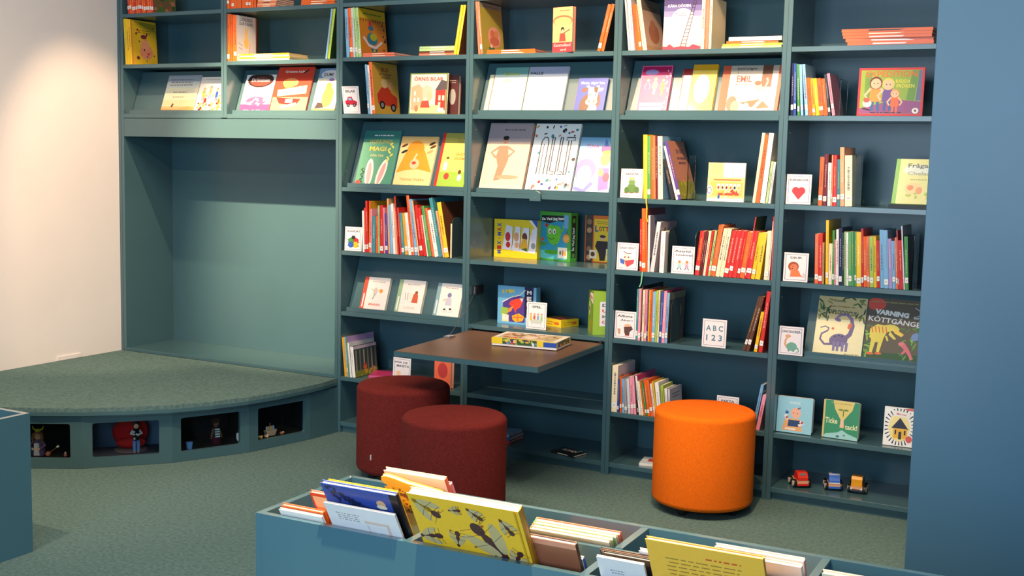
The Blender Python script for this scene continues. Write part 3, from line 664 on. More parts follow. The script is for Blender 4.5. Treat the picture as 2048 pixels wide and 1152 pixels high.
def a_green(A):
    A.rect(0,0,1,1,(206,214,110)); A.rect(0,.82,1,1,(170,166,80)); A.rect(0,0,1,.3,(150,190,70)); A.rect(0,0,.09,1,(220,50,40)); A.words(.7,.9,.4,2,(150,120,60)); A.text('SAGOR',.72,.62,.36,.06,(214,120,50)).text('ENORMA',.72,.54,.4,.05,(214,120,50)); A.el(.26,.4,.07,.09,'white').el(.3,.55,.05,.02,'brown').el(.36,.22,.09,.06,(226,70,50)).el(.78,.3,.05,.04,'brown').el(.8,.2,.07,.06,'white')
def a_man(A):
    A.rect(0,0,1,1,(226,196,176)); A.rect(0,.72,1,1,(176,160,164)); A.words(.6,.90,.5,1,(120,100,110)); q=A.w/A.h; A.poly([(.3,.66),(.5,.66),(.56,.46),(.5,.3),(.44,.16),(.3,.14),(.34,.36),(.26,.5)],(222,130,104)); A.el(.42,.74,.065,.065*q,(222,150,120)); A.el(.42,.78,.07,.03,'dark'); A.line([(.3,.64),(.14,.56),(.26,.48)],.05,(222,130,104)).line([(.5,.64),(.66,.58),(.54,.5)],.05,(222,130,104)); A.line([(.36,.75),(.48,.75)],.015,'dark'); A.el(.6,.2,.26,.03,(214,150,120)); A.rect(0,0,1,.08,(232,205,186))
def a_allt(A):
    A.rect(0,0,1,1,(246,246,244)); R=random.Random(5)
    for _ in range(60):
        x,z=R.uniform(.04,.96),R.choice([R.uniform(.80,.98),R.uniform(.02,.2),R.uniform(.2,.8)]); 
        if .2<z<.8 and .16<x<.84: continue
        A.el(x,z,R.uniform(.02,.05),R.uniform(.008,.03),R.choice(['red','dark','blue','gold','grey','teal','salmon','dark']),R.uniform(0,90),6)
    for x0,sh in ((.18,'A'),(.42,'L'),(.60,'L'),(.76,'T')):
        if sh=='A': A.line([(x0,.26),(x0+.01,.74),(x0+.06,.80),(x0+.12,.80),(x0+.16,.74),(x0+.16,.26)],.02,'dark').line([(x0+.07,.26),(x0+.07,.7)],.014,'dark')
        if sh=='L': A.line([(x0,.80),(x0,.26),(x0+.14,.26),(x0+.14,.30),(x0+.05,.31),(x0+.05,.80),(x0,.80)],.02,'dark')
        if sh=='T': A.line([(x0+.02,.26),(x0+.02,.76),(x0-.03,.76),(x0-.03,.80),(x0+.16,.80),(x0+.16,.76),(x0+.08,.76),(x0+.08,.26),(x0+.02,.26)],.02,'dark')
def a_fairy(A):
    A.rect(0,0,1,1,(205,214,240)); A.rect(0,.8,1,1,(130,180,220)); A.text('TUVA',.36,.84,.36,.06,(200,80,150)); A.el(.25,.42,.3,.2,(150,140,214)).el(.25,.34,.2,.16,(222,226,246)).line([(.02,.1),(.3,.05),(.5,.2)],.1,(120,130,210)); A.poly([(.6,.84),(.95,.86),(.92,.72),(.62,.74)],(190,80,160)); A.poly([(.7,.98),(.8,.84),(.66,.84)],(70,110,200)); A.el(.76,.62,.14,.12,(236,170,110)); A.poly([(.62,.46),(.9,.46),(.96,.1),(.7,.06)],(150,110,190)); A.el(.7,.38,.08,.07,(236,150,120)).el(.86,.3,.09,.08,(220,80,110)); A.el(.8,.74,.16,.03,(236,180,60))
def a_yellowstrip(A): A.rect(0,0,1,1,(236,226,190))
def a_teal(A):
    A.rect(0,0,1,1,(214,232,222)); A.rect(0,.84,1,1,(120,176,170)); A.text('Kattens',.5,.86,.5,.07,(190,190,60)); A.el(.5,.4,.3,.22,(230,236,220)); A.el(.4,.7,.14,.05,(236,190,180))
def a_valle(A):
    A.rect(0,0,1,1,(238,238,242)); A.rect(0,.84,1,1,(176,178,205)); A.text('VALLE',.2,.86,.34,.06,'dark'); A.el(.82,.62,.12,.1,(236,196,190)); A.line([(.72,.74),(.9,.6),(.86,.2)],.03,(236,200,190)); A.el(.5,.4,.3,.2,(244,244,240))
def a_cow(A):
    A.rect(0,0,1,1,(58,82,176)); q=A.w/A.h; A.text('Muuu, säger kon',.5,.85,.8,.10,'white'); A.el(.42,.2,.26,.34,(100,60,34)); A.el(.74,.34,.10,.2,(100,60,34)); A.poly([(.42,0),(.78,0),(.74,.22),(.5,.22)],(244,236,222)); A.el(.26,.66,.10,.07,(110,60,36),20).el(.78,.66,.12,.05,'white',20); A.poly([(.38,.74),(.74,.74),(.72,.36),(.42,.36)],(246,240,232)); A.poly([(.56,.74),(.72,.74),(.70,.56),(.60,.60)],(80,44,30)); A.el(.55,.32,.2,.11,(246,222,206)).el(.47,.33,.045,.035,(214,120,90)).el(.64,.33,.045,.035,(214,120,90)); A.el(.47,.52,.03,.02,'dark').el(.66,.52,.03,.02,'dark'); A.el(.36,.76,.06,.03,'cream').el(.7,.76,.05,.03,'cream'); A.words(.88,.3,.05,4,(30,40,110),.05)
def a_pinkgirls(A):
    A.rect(0,0,1,1,(224,60,120)); A.rect(.0,.86,1,1,(190,30,90)); A.el(.34,.86,.22,.06,(170,150,210)); frame(A,(236,110,160),.03)
    person(A,.26,.66,.52,(230,80,40),'purple','purple'); person(A,.5,.68,.52,(236,190,90),'peach','cream'); person(A,.76,.66,.52,(110,60,40),'orange','gold'); A.rect(.1,.14,.84,.22,(240,150,190)).rect(.1,.05,.84,.12,(244,180,205)); A.dots(14,[(246,190,215),(250,215,230)],.84,.96,.08,.92,.02,.04,8)
def a_whitered(A): A.rect(0,0,1,1,(240,230,226)); A.rect(0,0,.12,1,(200,60,50)); A.rect(0,.86,1,1,(150,30,34)); A.words(.6,.1,.5,2,(200,120,100))
def a_yellowbk(A): A.rect(0,0,1,1,(240,205,90)); A.rect(0,.88,1,1,(226,166,30)); A.el(.45,.5,.32,.3,(248,236,190)); A.words(.5,.12,.6,2,(210,160,60))
def a_emil(A):
    A.rect(0,0,1,1,(238,214,190)); A.rect(0,0,.13,1,(214,90,60)); A.rect(.94,0,1,1,(214,84,60)); A.rect(.13,.88,.94,1,(190,176,160)); A.rect(.67,.55,.84,1,(110,70,54)); A.text('Astrid Lindgren',.4,.93,.34,.07,(70,64,70)); A.text('EMIL',.38,.72,.26,.14,(200,70,60)); A.words(.38,.6,.3,1,(150,120,110))
    A.poly([(.35,.22),(.62,.10),(.86,.12),(.7,.3)],(190,96,60)); A.el(.63,.56,.06,.11,(240,200,160)).el(.62,.63,.06,.05,(120,76,50)); A.line([(.66,.48),(.76,.34),(.66,.2),(.6,.1)],.06,(246,240,236)).line([(.72,.44),(.78,.66),(.76,.74)],.03,'skin').line([(.74,.32),(.86,.22),(.9,.1)],.06,(246,240,236)); A.el(.22,.2,.09,.16,(180,110,90)).el(.28,.14,.07,.12,(236,200,130)); A.el(.47,.14,.05,.08,(224,226,246)); A.line([(.25,.2),(.26,.96)],.006,(120,100,90))
def a_diplo(A):
    A.rect(0,0,1,1,(240,228,180)); A.rect(0,.62,1,1,(205,186,132)); q=A.w/A.h
    R=random.Random(4)
    for i in range(34): x=R.choice([R.uniform(0,.25),R.uniform(.8,1),R.uniform(.1,.9)]); z=R.uniform(.86,1) if .25<x<.8 else R.uniform(.62,.98); A.el(x,z,.07,.014,R.choice([(60,100,50),(90,120,50),(40,80,46),(150,140,80)]),R.uniform(0,180),8)
    A.text('Dummy',.44,.93,.24,.05,(60,70,30)).text('Jean Creeper en',.5,.835,.52,.04,(150,80,50)).text('DIPLODOCUS',.52,.735,.58,.075,(36,56,26),-3)
    B=(112,100,140); A.line([(.36,.20),(.22,.19),(.12,.27),(.14,.36),(.26,.42),(.28,.46),(.2,.49),(.1,.46)],.05,B,.02)
    A.el(.50,.27,.19,.11,B,8); A.line([(.62,.30),(.72,.38),(.76,.52),(.72,.64),(.62,.71),(.50,.70),(.42,.65)],.10,B,.04); A.el(.44,.615,.07,.03,B,-20)
    for x in (.42,.5,.6,.68): A.line([(x,.24),(x,.09)],.06,(130,120,160),.05)
    for x,z in ((.42,.33),(.5,.35),(.57,.34)): A.el(x,z,.02,.012,(60,54,90))
    A.el(.7,.52,.07,.03,(222,110,70),70).el(.36,.46,.03,.02,(222,110,80)); A.rect(0,0,1,.04,(246,238,205)); A.words(.8,.05,.3,1,(160,150,110))
def a_varning(A):
    A.rect(0,0,1,1,(94,84,70)); A.rect(0,0,1,.13,(40,84,46)); q=A.w/A.h; A.el(.14,.90,.16,.1,(214,80,66)); A.words(.45,.94,.8,1,(150,140,90))
    R=random.Random(9)
    for i in range(60): x=R.choice([R.uniform(0,.16),R.uniform(.62,1)]); A.el(x,R.uniform(.05,.56),.06,.012,R.choice([(70,130,60),(110,160,70),(50,100,56),(150,190,80)]),R.uniform(0,180),8)
    A.text('VARNING',.42,.765,.58,.085,'white',-4,wt=.06).text('för',.84,.72,.10,.045,'white').text('KÖTTGÄNGET',.52,.645,.98,.10,'white',-4)
    Yc_=(226,206,90); A.poly([(.08,.5),(.2,.58),(.34,.56),(.36,.44),(.3,.3),(.18,.28),(.08,.36)],Yc_); A.line([(.3,.5),(.44,.54)],.14,Yc_,.12); A.el(.48,.53,.1,.05,Yc_,-20); A.poly([(.44,.56),(.66,.44),(.62,.40),(.5,.45)],(236,200,80)); A.poly([(.42,.48),(.54,.36),(.5,.35),(.4,.42)],Yc_)
    for i in range(5): A.line([(.1+.06*i,.54),(.13+.06*i,.44)],.018,(222,100,50))
    A.line([(.16,.36),(.13,.12)],.09,Yc_,.05).line([(.28,.34),(.25,.13)],.08,Yc_,.05).el(.12,.1,.07,.02,(222,110,60)).el(.26,.11,.06,.02,(222,110,60)); A.line([(.36,.4),(.40,.32)],.03,Yc_)
    A.el(.64,.29,.06,.03,(226,120,130)); A.line([(.66,.28),(.74,.2),(.84,.06)],.09,(214,110,120),.04); A.line([(.72,.2),(.66,.13)],.04,(214,110,120)); A.el(.86,.42,.08,.06,(110,140,190),30); A.line([(.8,.88),(.96,.8),(.84,.74)],.012,(214,205,220))
def a_board(band, fig):
    def f(A):
        q=A.w/A.h; A.rect(0,0,1,1,(236,228,222)); A.rect(0,0,.15,1,band); A.words(.58,.87,.5,1,(150,140,140),.05,.02); A.rect(.05,.1,.1,.5,'white')
        if fig==0: A.el(.5,.58,.08,.12,(200,190,180)).line([(.5,.5),(.44,.34)],.04,'grey').line([(.42,.6),(.32,.66)],.03,'skin').el(.72,.6,.07,.07*q,(230,150,60)).line([(.56,.6),(.66,.64)],.03,'skin'); t_='BRANNI'
        elif fig==1: A.poly([(.58,.34),(.82,.34),(.8,.56),(.74,.62),(.62,.6)],(200,90,60)).el(.72,.64,.06,.05,(150,80,50)).line([(.3,.62),(.34,.4)],.02,'grey').line([(.4,.62),(.42,.4)],.02,'grey').el(.5,.52,.07,.1,(236,220,200)); t_='LISA'
        else: A.el(.52,.66,.08,.07,(120,120,160)).poly([(.42,.58),(.62,.58),(.66,.36),(.4,.36)],(190,190,205)).line([(.4,.54),(.3,.48)],.03,'gold').el(.42,.24,.05,.03,'dark').el(.64,.26,.05,.03,'dark'); t_='LELLE'
        A.text(t_,.55,.19,.44,.07,[(214,90,60),(222,190,180),(200,205,210)][fig])
    return f
def a_ornis(A):
    A.rect(0,0,1,1,(236,222,206)); frame(A,(120,140,70),.025); A.text('ÖRNIS BILAR',.5,.87,.78,.11,(196,50,44))
    A.poly([(.05,.1),(.05,.66),(.24,.74),(.38,.6),(.38,.1)],(222,180,140)); A.poly([(.70,.1),(.70,.56),(.86,.80),(.97,.7),(.97,.1)],(190,60,50)); A.poly([(.68,.58),(.84,.84),(.99,.8),(.99,.6)],(90,80,84)); A.poly([(.34,.6),(.42,.72),(.6,.66),(.64,.4),(.36,.4)],(214,196,170))
    A.poly([(.05,.03),(.97,.03),(.8,.22),(.3,.22)],(236,214,150)); A.poly([(.3,.16),(.56,.16),(.52,.34),(.34,.32)],(214,80,60)); A.el(.54,.44,.07,.12,(240,190,150)); A.rect(.78,.34,.84,.46,'cream').rect(.88,.34,.94,.46,'cream').rect(.78,.18,.84,.3,'cream').rect(.12,.3,.17,.4,'white').rect(.22,.3,.27,.4,'white').rect(.12,.46,.17,.56,'white'); A.poly([(.74,.06),(.95,.06),(.93,.16),(.78,.16)],'lightgrey'); A.el(.2,.14,.05,.08,(214,130,90))
def a_kara(A):
    sky(A,[(60,44,92),(74,60,120),(110,104,160),(140,140,185),(176,176,205),(205,200,210),(222,212,210),(230,214,206),(232,205,200),(226,186,180)])
    A.el(.5,.55,.3,.2,(226,220,216)); A.text('KÄRA DÖDEN',.40,.80,.60,.06,'white'); A.words(.45,.66,.3,2,(90,90,130),.04,.012)
    A.line([(.46,.02),(.80,.90)],.016,(60,36,40)); A.line([(.60,.02),(.86,.90)],.016,(60,36,40))
    for i in range(13): t_=i/13; A.line([(.46+.34*t_,.04+.84*t_),(.60+.26*t_,.04+.84*t_)],.014,(60,36,40))
    A.el(.86,.93,.06,.04,(226,70,50)); A.poly([(0,0),(1,0),(1,.05),(.8,.09),(.7,.04),(.5,.06),(.3,.04),(.18,.1),(.1,.05),(0,.06)],(140,60,80))
def a_kara2(A): A.rect(0,0,1,1,(244,170,120)); A.el(.5,.70,.5,.12,(222,104,76)).el(.5,.68,.44,.1,(244,176,110)); A.el(.36,.60,.13,.11,(236,190,120)).el(.64,.60,.13,.11,(236,190,120)); A.el(.5,.5,.09,.06,'dark').el(.5,.47,.06,.04,'skin').poly([(.38,.42),(.62,.42),(.68,.24),(.34,.24)],(214,70,60)); A.line([(.56,.42),(.88,.5)],.03,'dark'); A.rect(0,0,1,.22,(176,60,66)); A.text('Karamelland',.5,.16,.84,.07,(226,170,170)).text('ord',.55,.06,.3,.06,(226,170,170)); A.words(.6,.92,.5,1,(150,90,70))
def a_bus(A):
    A.rect(0,0,1,1,(240,205,140)); A.rect(.42,.62,1,1,(246,240,230)); A.el(.22,.82,.16,.14,(246,196,130)); A.rect(.08,.5,.96,.62,(244,200,120)); A.rect(.16,.54,.9,.58,(214,110,60)); A.rect(.08,.14,.96,.5,(240,178,90))
    for i in range(6): A.rect(.26+.11*i,.3,.34+.11*i,.46,(236,226,214)); A.el(.3+.11*i,.36,.03,.04,['red','brown','maroon','orange','dark','gold'][i])
    A.rect(.3,.16,.86,.22,(196,70,46)); A.el(.06,.28,.09,.13,'white').el(.06,.28,.06,.09,'dark').el(.06,.28,.045,.07,'white'); A.rect(0,0,1,.08,(246,232,220)); A.dots(16,['red','gold','peach','cream'],.3,.95,.1,.3,.02,.04,6); A.el(.32,.12,.03,.06,'blue')
def a_fraga(A): A.rect(0,0,1,1,(222,222,150)); A.rect(.0,0,.10,1,(90,180,70)); A.el(.55,.76,.36,.12,(214,226,214)); A.text('Fråga',.55,.84,.5,.12,(60,90,90)).text('Chelas',.58,.68,.54,.08,(150,160,130)); A.el(.5,.34,.22,.14,(236,205,150)).el(.42,.36,.08,.06,(222,130,80)).el(.64,.3,.08,.08,(226,150,110)); A.dots(10,[(170,190,90),(240,220,150)],.2,.9,.06,.3,.03,.06,3); A.words(.6,.54,.4,1,(120,130,100))
def a_exped(A):
    A.rect(0,0,1,1,(150,176,60)); frame(A,(214,50,50),.035); A.poly([(.035,.05),(.965,.05),(.965,.30),(.6,.34),(.035,.16)],(150,80,130)); A.poly([(.74,.34),(.82,.95),(.92,.95),(.86,.3)],(110,150,60)); A.poly([(.88,.32),(.965,.32),(.965,.95),(.92,.95)],(110,110,140)); A.rect(.1,.3,.2,.9,(110,150,56)); A.text('EXPEDITION',.5,.87,.78,.12,(226,110,40)).text('RÄDDA',.68,.73,.22,.09,(230,214,70)).text('FRÖKEN',.72,.63,.27,.09,(230,214,70))
    person(A,.27,.62,.95,(110,50,40),(236,150,60),(60,100,150)); person(A,.46,.60,.9,(240,200,90),(110,80,150),(70,90,150)); person(A,.57,.42,.66,(236,150,80),(226,110,60),(226,110,60)); A.el(.15,.26,.07,.08,(240,230,214)).el(.14,.33,.05,.05,(214,90,70)); A.line([(.08,.16),(.2,.12)],.02,'dark'); A.el(.89,.11,.05,.06,'white').el(.89,.11,.02,.025,(120,80,60)); A.words(.45,.07,.5,1,(60,40,70))
def a_baby(A):
    A.rect(0,0,1,1,(150,205,220)); q=A.w/A.h; A.text('EBBE',.5,.84,.3,.07,(205,226,232)); A.poly([(.16,.06),(.74,.06),(.66,.4),(.24,.4)],(232,170,110)); A.el(.53,.56,.15,.15*q,(240,180,150)); A.poly([(.32,.18),(.64,.18),(.68,.36),(.34,.36)],(40,66,110)); A.line([(.3,.36),(.24,.46),(.30,.54)],.07,(236,226,224)).line([(.3,.40),(.27,.44)],.07,(200,50,50)).line([(.66,.34),(.76,.28),(.62,.22)],.07,(236,226,224)).line([(.7,.32),(.75,.30)],.07,(200,50,50)); A.el(.28,.56,.05,.05*q,(40,100,160)); A.el(.62,.70,.06,.02,(120,90,110),30); A.el(.46,.56,.014,.014*q,'dark').el(.58,.55,.014,.014*q,'dark'); A.rect(.25,.09,.55,.13,'white')
def a_tick(A):
    A.rect(0,0,1,1,(58,146,104)); A.rect(0,0,.05,1,(214,190,120)); A.poly([(.26,1),(.86,1),(.80,.78),(.58,.50),(.50,.50),(.32,.78)],(226,205,120)); A.poly([(.50,.52),(.58,.52),(.60,.30),(.48,.30)],(246,196,160)); A.poly([(.02,0),(1,0),(.98,.08),(.7,.16),(.55,.24),(.42,.16),(.1,.1)],(160,210,205)); A.line([(.56,.76),(.56,.60)],.025,(80,110,50)); A.el(.48,.77,.07,.025,(110,140,60)).el(.63,.77,.07,.025,(110,140,60)); A.text('Ticke',.24,.46,.34,.15,(236,232,180)).text('tack!',.80,.34,.34,.14,(236,232,180)); A.words(.5,.93,.6,1,(170,160,90),.05,.02); A.el(.44,.06,.05,.03,(70,120,130)).el(.62,.1,.03,.02,(70,120,130))
def a_house(A):
    q=A.w/A.h; A.rect(0,0,1,1,(248,244,236))
    for i in range(28):
        a=math.radians(i*360/28); c_,s_=math.cos(a),math.sin(a); r1=.62; r2=.36; A.line([(.5+c_*r1*.8,.5+s_*r1*.8),(.5+c_*r2,.5+s_*r2)],.045,'black',.02)
    frame(A,(248,244,236),.03); A.el(.48,.48,.33,.36,(248,226,150)); A.poly([(.24,.46),(.50,.74),(.78,.44)],(26,26,52)); A.rect(.30,.20,.74,.46,(240,180,30)); A.rect(.47,.18,.56,.38,(26,26,52)).rect(.35,.30,.40,.42,(26,26,52)).rect(.64,.30,.69,.42,(26,26,52)); A.poly([(.28,.78),(.80,.74),(.80,.88),(.28,.92)],(246,236,226)); A.text('Mitt hus',.53,.83,.3,.05,(200,60,60),-4); A.el(.80,.2,.10,.09,(222,90,80)); A.el(.82,.97,.2,.03,(220,100,90))
def a_stars(A):
    A.rect(0,0,1,1,(238,190,40)); A.rect(0,0,.06,1,(240,150,60)); A.line([(.1,.9),(.4,.86),(.98,.74)],.02,(200,180,40)); A.poly([(.3,.97),(.98,.95),(.98,.76),(.4,.9)],(170,150,40)); A.words(.5,.78,.6,2,(150,110,30),.05)
    A.el(.58,.30,.26,.16,(240,150,110)).el(.54,.46,.16,.12,(242,160,120)); A.el(.5,.64,.12,.05,(120,50,60)); A.dots(14,['maroon','brown','orange','red'],.12,.92,.1,.9,.02,.04,5); A.el(.25,.16,.06,.04,(110,50,60))
def a_louise(A):
    A.rect(0,0,1,1,(206,214,232)); A.text('LOUISE',.5,.92,.66,.07,(110,120,150)).text('DAR KANIN',.5,.83,.7,.07,(90,96,130)); A.el(.5,.42,.13,.13,(240,196,120)).el(.5,.60,.08,.06,(240,200,120)).el(.46,.70,.03,.06,(236,190,110)).el(.54,.70,.03,.06,(236,190,110)); A.rect(0,0,1,.16,(244,236,230)); A.line([(.1,.4),(.3,.34)],.03,(150,160,200)).line([(.1,.3),(.3,.26)],.03,(150,160,200)); A.line([(.62,.1),(.7,.42)],.03,(226,150,110))
def a_orangecov(A):
    A.rect(0,0,1,1,(222,140,40)); A.rect(0,.80,1,1,(222,190,40)); A.words(.5,.90,.7,1,(90,140,60),.05,.03)
    for i in range(10): A.line([(.08+.09*i,.80),(.06+.09*i,.74)],.02,'dark')
    A.line([(.12,.42),(.3,.26),(.55,.22),(.82,.36)],.06,(226,226,232)); A.el(.45,.4,.2,.13,(60,130,160)).el(.5,.44,.13,.08,(190,190,50)).el(.42,.62,.1,.06,(70,120,150)).el(.4,.70,.06,.05,(214,60,70)); A.poly([(.36,.2),(.64,.2),(.5,.06)],(50,110,150)); A.el(.5,.16,.05,.03,(190,200,70)); A.dots(8,['dark','maroon'],.86,.96,.1,.8,.02,.03,3)
def a_redcar(A):
    A.rect(0,0,1,1,(226,176,70)); A.text('BUS',.5,.87,.3,.08,(200,50,40)); A.words(.5,.78,.5,1,(120,60,40)); A.poly([(.15,.2),(.9,.14),(.92,.34),(.7,.42),(.6,.54),(.3,.52),(.12,.38)],(214,66,40)); A.el(.3,.18,.11,.08,'dark').el(.74,.14,.11,.08,'dark').el(.3,.18,.06,.045,'grey').el(.74,.14,.06,.045,'grey'); A.el(.44,.6,.13,.09,(236,200,150)).el(.68,.56,.1,.08,(240,180,120)); A.el(.5,.72,.2,.03,(190,140,60))
def a_pairs(A): A.rect(0,0,1,1,(176,172,70)); A.rect(0,.9,1,1,(150,152,130)); A.words(.5,.93,.7,1,(110,120,100)); A.el(.58,.36,.30,.20,(226,170,150)); A.el(.5,.42,.1,.08,(200,130,90)).el(.68,.42,.1,.08,(210,150,100)).el(.58,.28,.22,.09,(190,120,90)); A.rect(.3,.04,.55,.16,(60,120,90)); A.el(.42,.18,.05,.04,'cream')
def a_bear2(A): A.rect(0,0,1,1,(232,190,160)); A.rect(0,.78,1,1,(150,130,110)); A.words(.5,.86,.7,2,(90,90,60)); A.el(.5,.36,.28,.2,(200,130,100)).el(.48,.52,.14,.1,(210,140,110)); A.rect(0,0,1,.1,(222,170,130))
def a_field(A): A.rect(0,0,1,1,(190,130,104)); A.rect(0,0,1,.3,(150,150,50)); A.text('SEN BAST',.6,.82,.5,.08,(80,50,70)); A.words(.6,.7,.5,2,(90,60,80),.08,.04); A.dots(18,[(170,170,50),(120,130,50),(200,190,80)],.1,.9,.05,.4,.02,.05,9)
def a_castle(A): A.rect(0,0,1,1,(120,96,60)); A.dots(40,[(70,120,50),(160,90,60),(100,150,60),(190,120,90),(60,90,50)],.05,.95,.02,.95,.04,.1,11)
def a_forest(A):
    A.rect(0,0,1,1,(60,76,66)); A.rect(0,0,1,.2,(130,140,50)); A.rect(0,.9,1,1,(205,190,205))
    for i in range(6): A.line([(.08+.17*i,.15),(.1+.17*i,.86)],.06,[(160,150,140),(120,120,110)][i%2])
    A.el(.45,.28,.08,.1,(220,110,50)); A.el(.47,.36,.05,.04,(200,60,60)); A.dots(14,['lime','gold','tan'],.1,.9,.03,.2,.02,.06,2)
def a_worm(A): A.rect(0,0,1,1,(222,214,222)); A.el(.32,.6,.12,.09,(222,110,50)).el(.26,.74,.08,.05,(220,150,60)).el(.7,.72,.05,.04,'dark').el(.72,.5,.04,.04,'dark').el(.7,.6,.03,.03,'dark'); A.rect(0,0,.3,.2,(200,80,50))
def a_grey(A): A.rect(0,0,1,1,(170,160,170)); A.el(.3,.85,.07,.03,'dark',40).el(.3,.5,.1,.07,(226,110,50)).el(.5,.1,.06,.04,'dark').el(.4,.26,.08,.05,(180,70,60)); A.dots(5,['navy','lilac'],.2,.9,.2,.9,.03,.06,4)
def a_bluegrey(A): A.rect(0,0,1,1,(150,150,170)); A.line([(.3,.9),(.5,.6),(.35,.3)],.08,(60,70,130)); A.line([(.6,.8),(.7,.5)],.06,(90,70,50)); A.rect(0,0,1,.25,(70,60,66))
def a_smalls(A): A.rect(0,0,1,1,(196,196,210)); A.words(.5,.8,.6,2,(110,110,120),.1,.04); A.line([(.3,.2),(.8,.4)],.1,(90,70,110)); A.el(.3,.5,.1,.08,(220,160,130))
def a_owlbrown(A): A.rect(0,0,1,1,(84,70,60)); A.el(.5,.6,.3,.2,(150,160,110)); A.el(.3,.5,.12,.2,(200,200,190)); A.el(.35,.25,.12,.12,(226,130,60)); A.rect(0,.86,1,1,(120,130,100))
def a_horse(A): A.rect(0,0,1,1,(60,50,34)); A.line([(.4,.7),(.5,.3)],.1,(120,40,36)); A.el(.6,.5,.2,.1,(100,90,60))
def a_blob(c1,c2): return lambda A: (A.rect(0,0,1,1,c1), A.el(.5,.45,.3,.2,c2), A.words(.5,.85,.6,2,c2))
# ---------------------------------------------------------------- cover-out books on the sloping displays
disp(1,'B',320,385,152,a_sea,'pale seaside picture book on the upper left sloping shelf above the niche',t=.008)
disp(1,'B',387,444,155,a_kids,'white picture book with a crowd of children, next to the seaside book',t=.007)
disp(2,'B',477,536,152,a_dark,'white and purple picture book with a dark cloud, left of the red pig book',col='gold',spine='gold',t=.016)
disp(2,'B',538,609,136,a_pig,'tall red picture book on the sloping shelf above the niche','red',t=.012)
disp(2,'B',621,667,138,a_bear,'picture book with an orange bear, right of the tall red one above the niche','cream',spine='lime',t=.009)
disp(3,'C',708,780,262.7,a_rabbit,'green picture book with two white rabbit ears','teal',t=.010)
disp(3,'C',784,857,274.8,a_girl,'cream picture book with a big orange-haired head, between two green books','cream',t=.010)
disp(3,'C',866,925.5,269,a_green,'lime green picture book with red spine, right of the orange-haired cover','lime',spine='red',t=.016)
disp(4,'C',956.5,1043,249,a_man,'beige picture book showing a standing man, in the tall sloping display','peach',t=.016)
disp(4,'C',1048.5,1139,250,a_allt,'white picture book with four giant outlined letters',t=.014)
disp(4,'C',1143,1216,277,a_fairy,'pale blue and violet picture book with a girl in a pointed hat','lightblue',t=.012)
disp(4,'B',966,974,151,a_yellowstrip,'narrow cream book edge at the left of the upper sloping display','cream',t=.008)
disp(4,'B',976,1041,137,a_teal,'pale teal picture book brightly lit, left in the upper sloping display','palegreen',spine='white',t=.012)
disp(4,'B',1043,1122,135.5,a_valle,'white picture book with grey top, brightly lit, beside the pale teal one',t=.012)
disp(4,'B',1146,1205,158.5,a_cow,'small blue picture book with a brown and white cow','blue',spine='orange',t=.014)
disp(5,'B',1270,1331,134,a_pinkgirls,'bright pink book with three girls','magenta',t=.014)
disp(5,'B',1353,1371.5,140,a_whitered,'narrow white and red book tucked left of the yellow one',t=.010)
disp(5,'B',1373,1422,131.5,a_yellowbk,'plain yellow book brightly lit in the middle of the sloping shelf','yellow',t=.014)
disp(5,'B',1433.7,1553,133.5,a_emil,'wide picture book with red edges and a boy in white','salmon',t=.014)
disp(6,'E',1624,1721,596,a_diplo,'cream picture book with a long-necked purple dinosaur','cream',t=.008)
disp(6,'E',1723.6,1842,601,a_varning,'dark picture book with a striped yellow dinosaur','dark',t=.010)
GB = 'small board books on the sloping shelf'
for ul,ur,vt,c,i,l in ((718,768,557.5,(214,80,54),0,'orange-red'),(787,839,563,(150,180,140),1,'green'),(864,915,570,(130,165,175),2,'grey-blue')):
    disp(3,'E',ul,ur,vt,a_board(c,i),f'small white board book with {l} spine on the low sloping shelf','white',spine=c,t=.017,name='board_book',hard=False,group=GB)
# ---------------------------------------------------------------- cover-out books standing freely
stand(3,'B',893,914,150,a_blob((90,50,50),(170,170,160)),'red and grey book behind the town picture book','maroon',Y=.11,t=.03,lean=3)
stand(3,'B',817,889,146.7,a_ornis,'picture book with a street of red and yellow houses','cream',t=.012,Y=.035,lean=5,yaw=3)
stand(5,'A',1325,1400,0,a_kara,'purple picture book with a tall ladder','lightgrey',t=.014,Y=.01,lean=2,h=.232)
stand(4,'A',1104.5,1149,14.7,a_kara2,'orange paperback standing alone with white pages showing','orange',t=.022,Y=.02,lean=0,yaw=-14,spine='orange')
stand(5,'C',1413,1487,326,a_bus,'square picture book with a yellow bus','cream',t=.010,Y=.02,lean=4)
o = stand(6,'C',1782,1843,324,a_fraga,'green and cream book leaning on a black stand','lime',spine=(80,180,70),t=.016,Y=.035,lean=24,z=top('C')+.012,w=.155,h=.195)
mb=MB(); X_=xat(1776,.01,top('C')); mb.box(X_,.012,top('C')+.0004,X_+.17,.022,top('C')+.016).box(X_,.022,top('C')+.0004,X_+.17,.15,top('C')+.005); mb.add([(X_+.01,.062,top('C')+.005),(X_+.16,.062,top('C')+.005),(X_+.16,.114,top('C')+.13),(X_+.01,.114,top('C')+.13),(X_+.01,.070,top('C')+.005),(X_+.16,.070,top('C')+.005),(X_+.16,.120,top('C')+.13),(X_+.01,.120,top('C')+.13)],[(0,1,2,3),(7,6,5,4),(0,4,5,1),(1,5,6,2),(2,6,7,3),(3,7,4,0)],'dark')
tag(mb.build('book_stand','black'),'black stand under the green and cream leaning book','book stand')
stand(6,'B',1713,1844,136,a_exped,'wide red-framed picture book with three children','red',t=.012,Y=.04,lean=4)
stand(3,'F',868,906,722,a_blob((232,110,76),(190,60,60)),'orange-red book below the left end of the fold-down table','salmon',spine='orange',t=.022,Y=.05,lean=1,h=.19,yaw=-12)
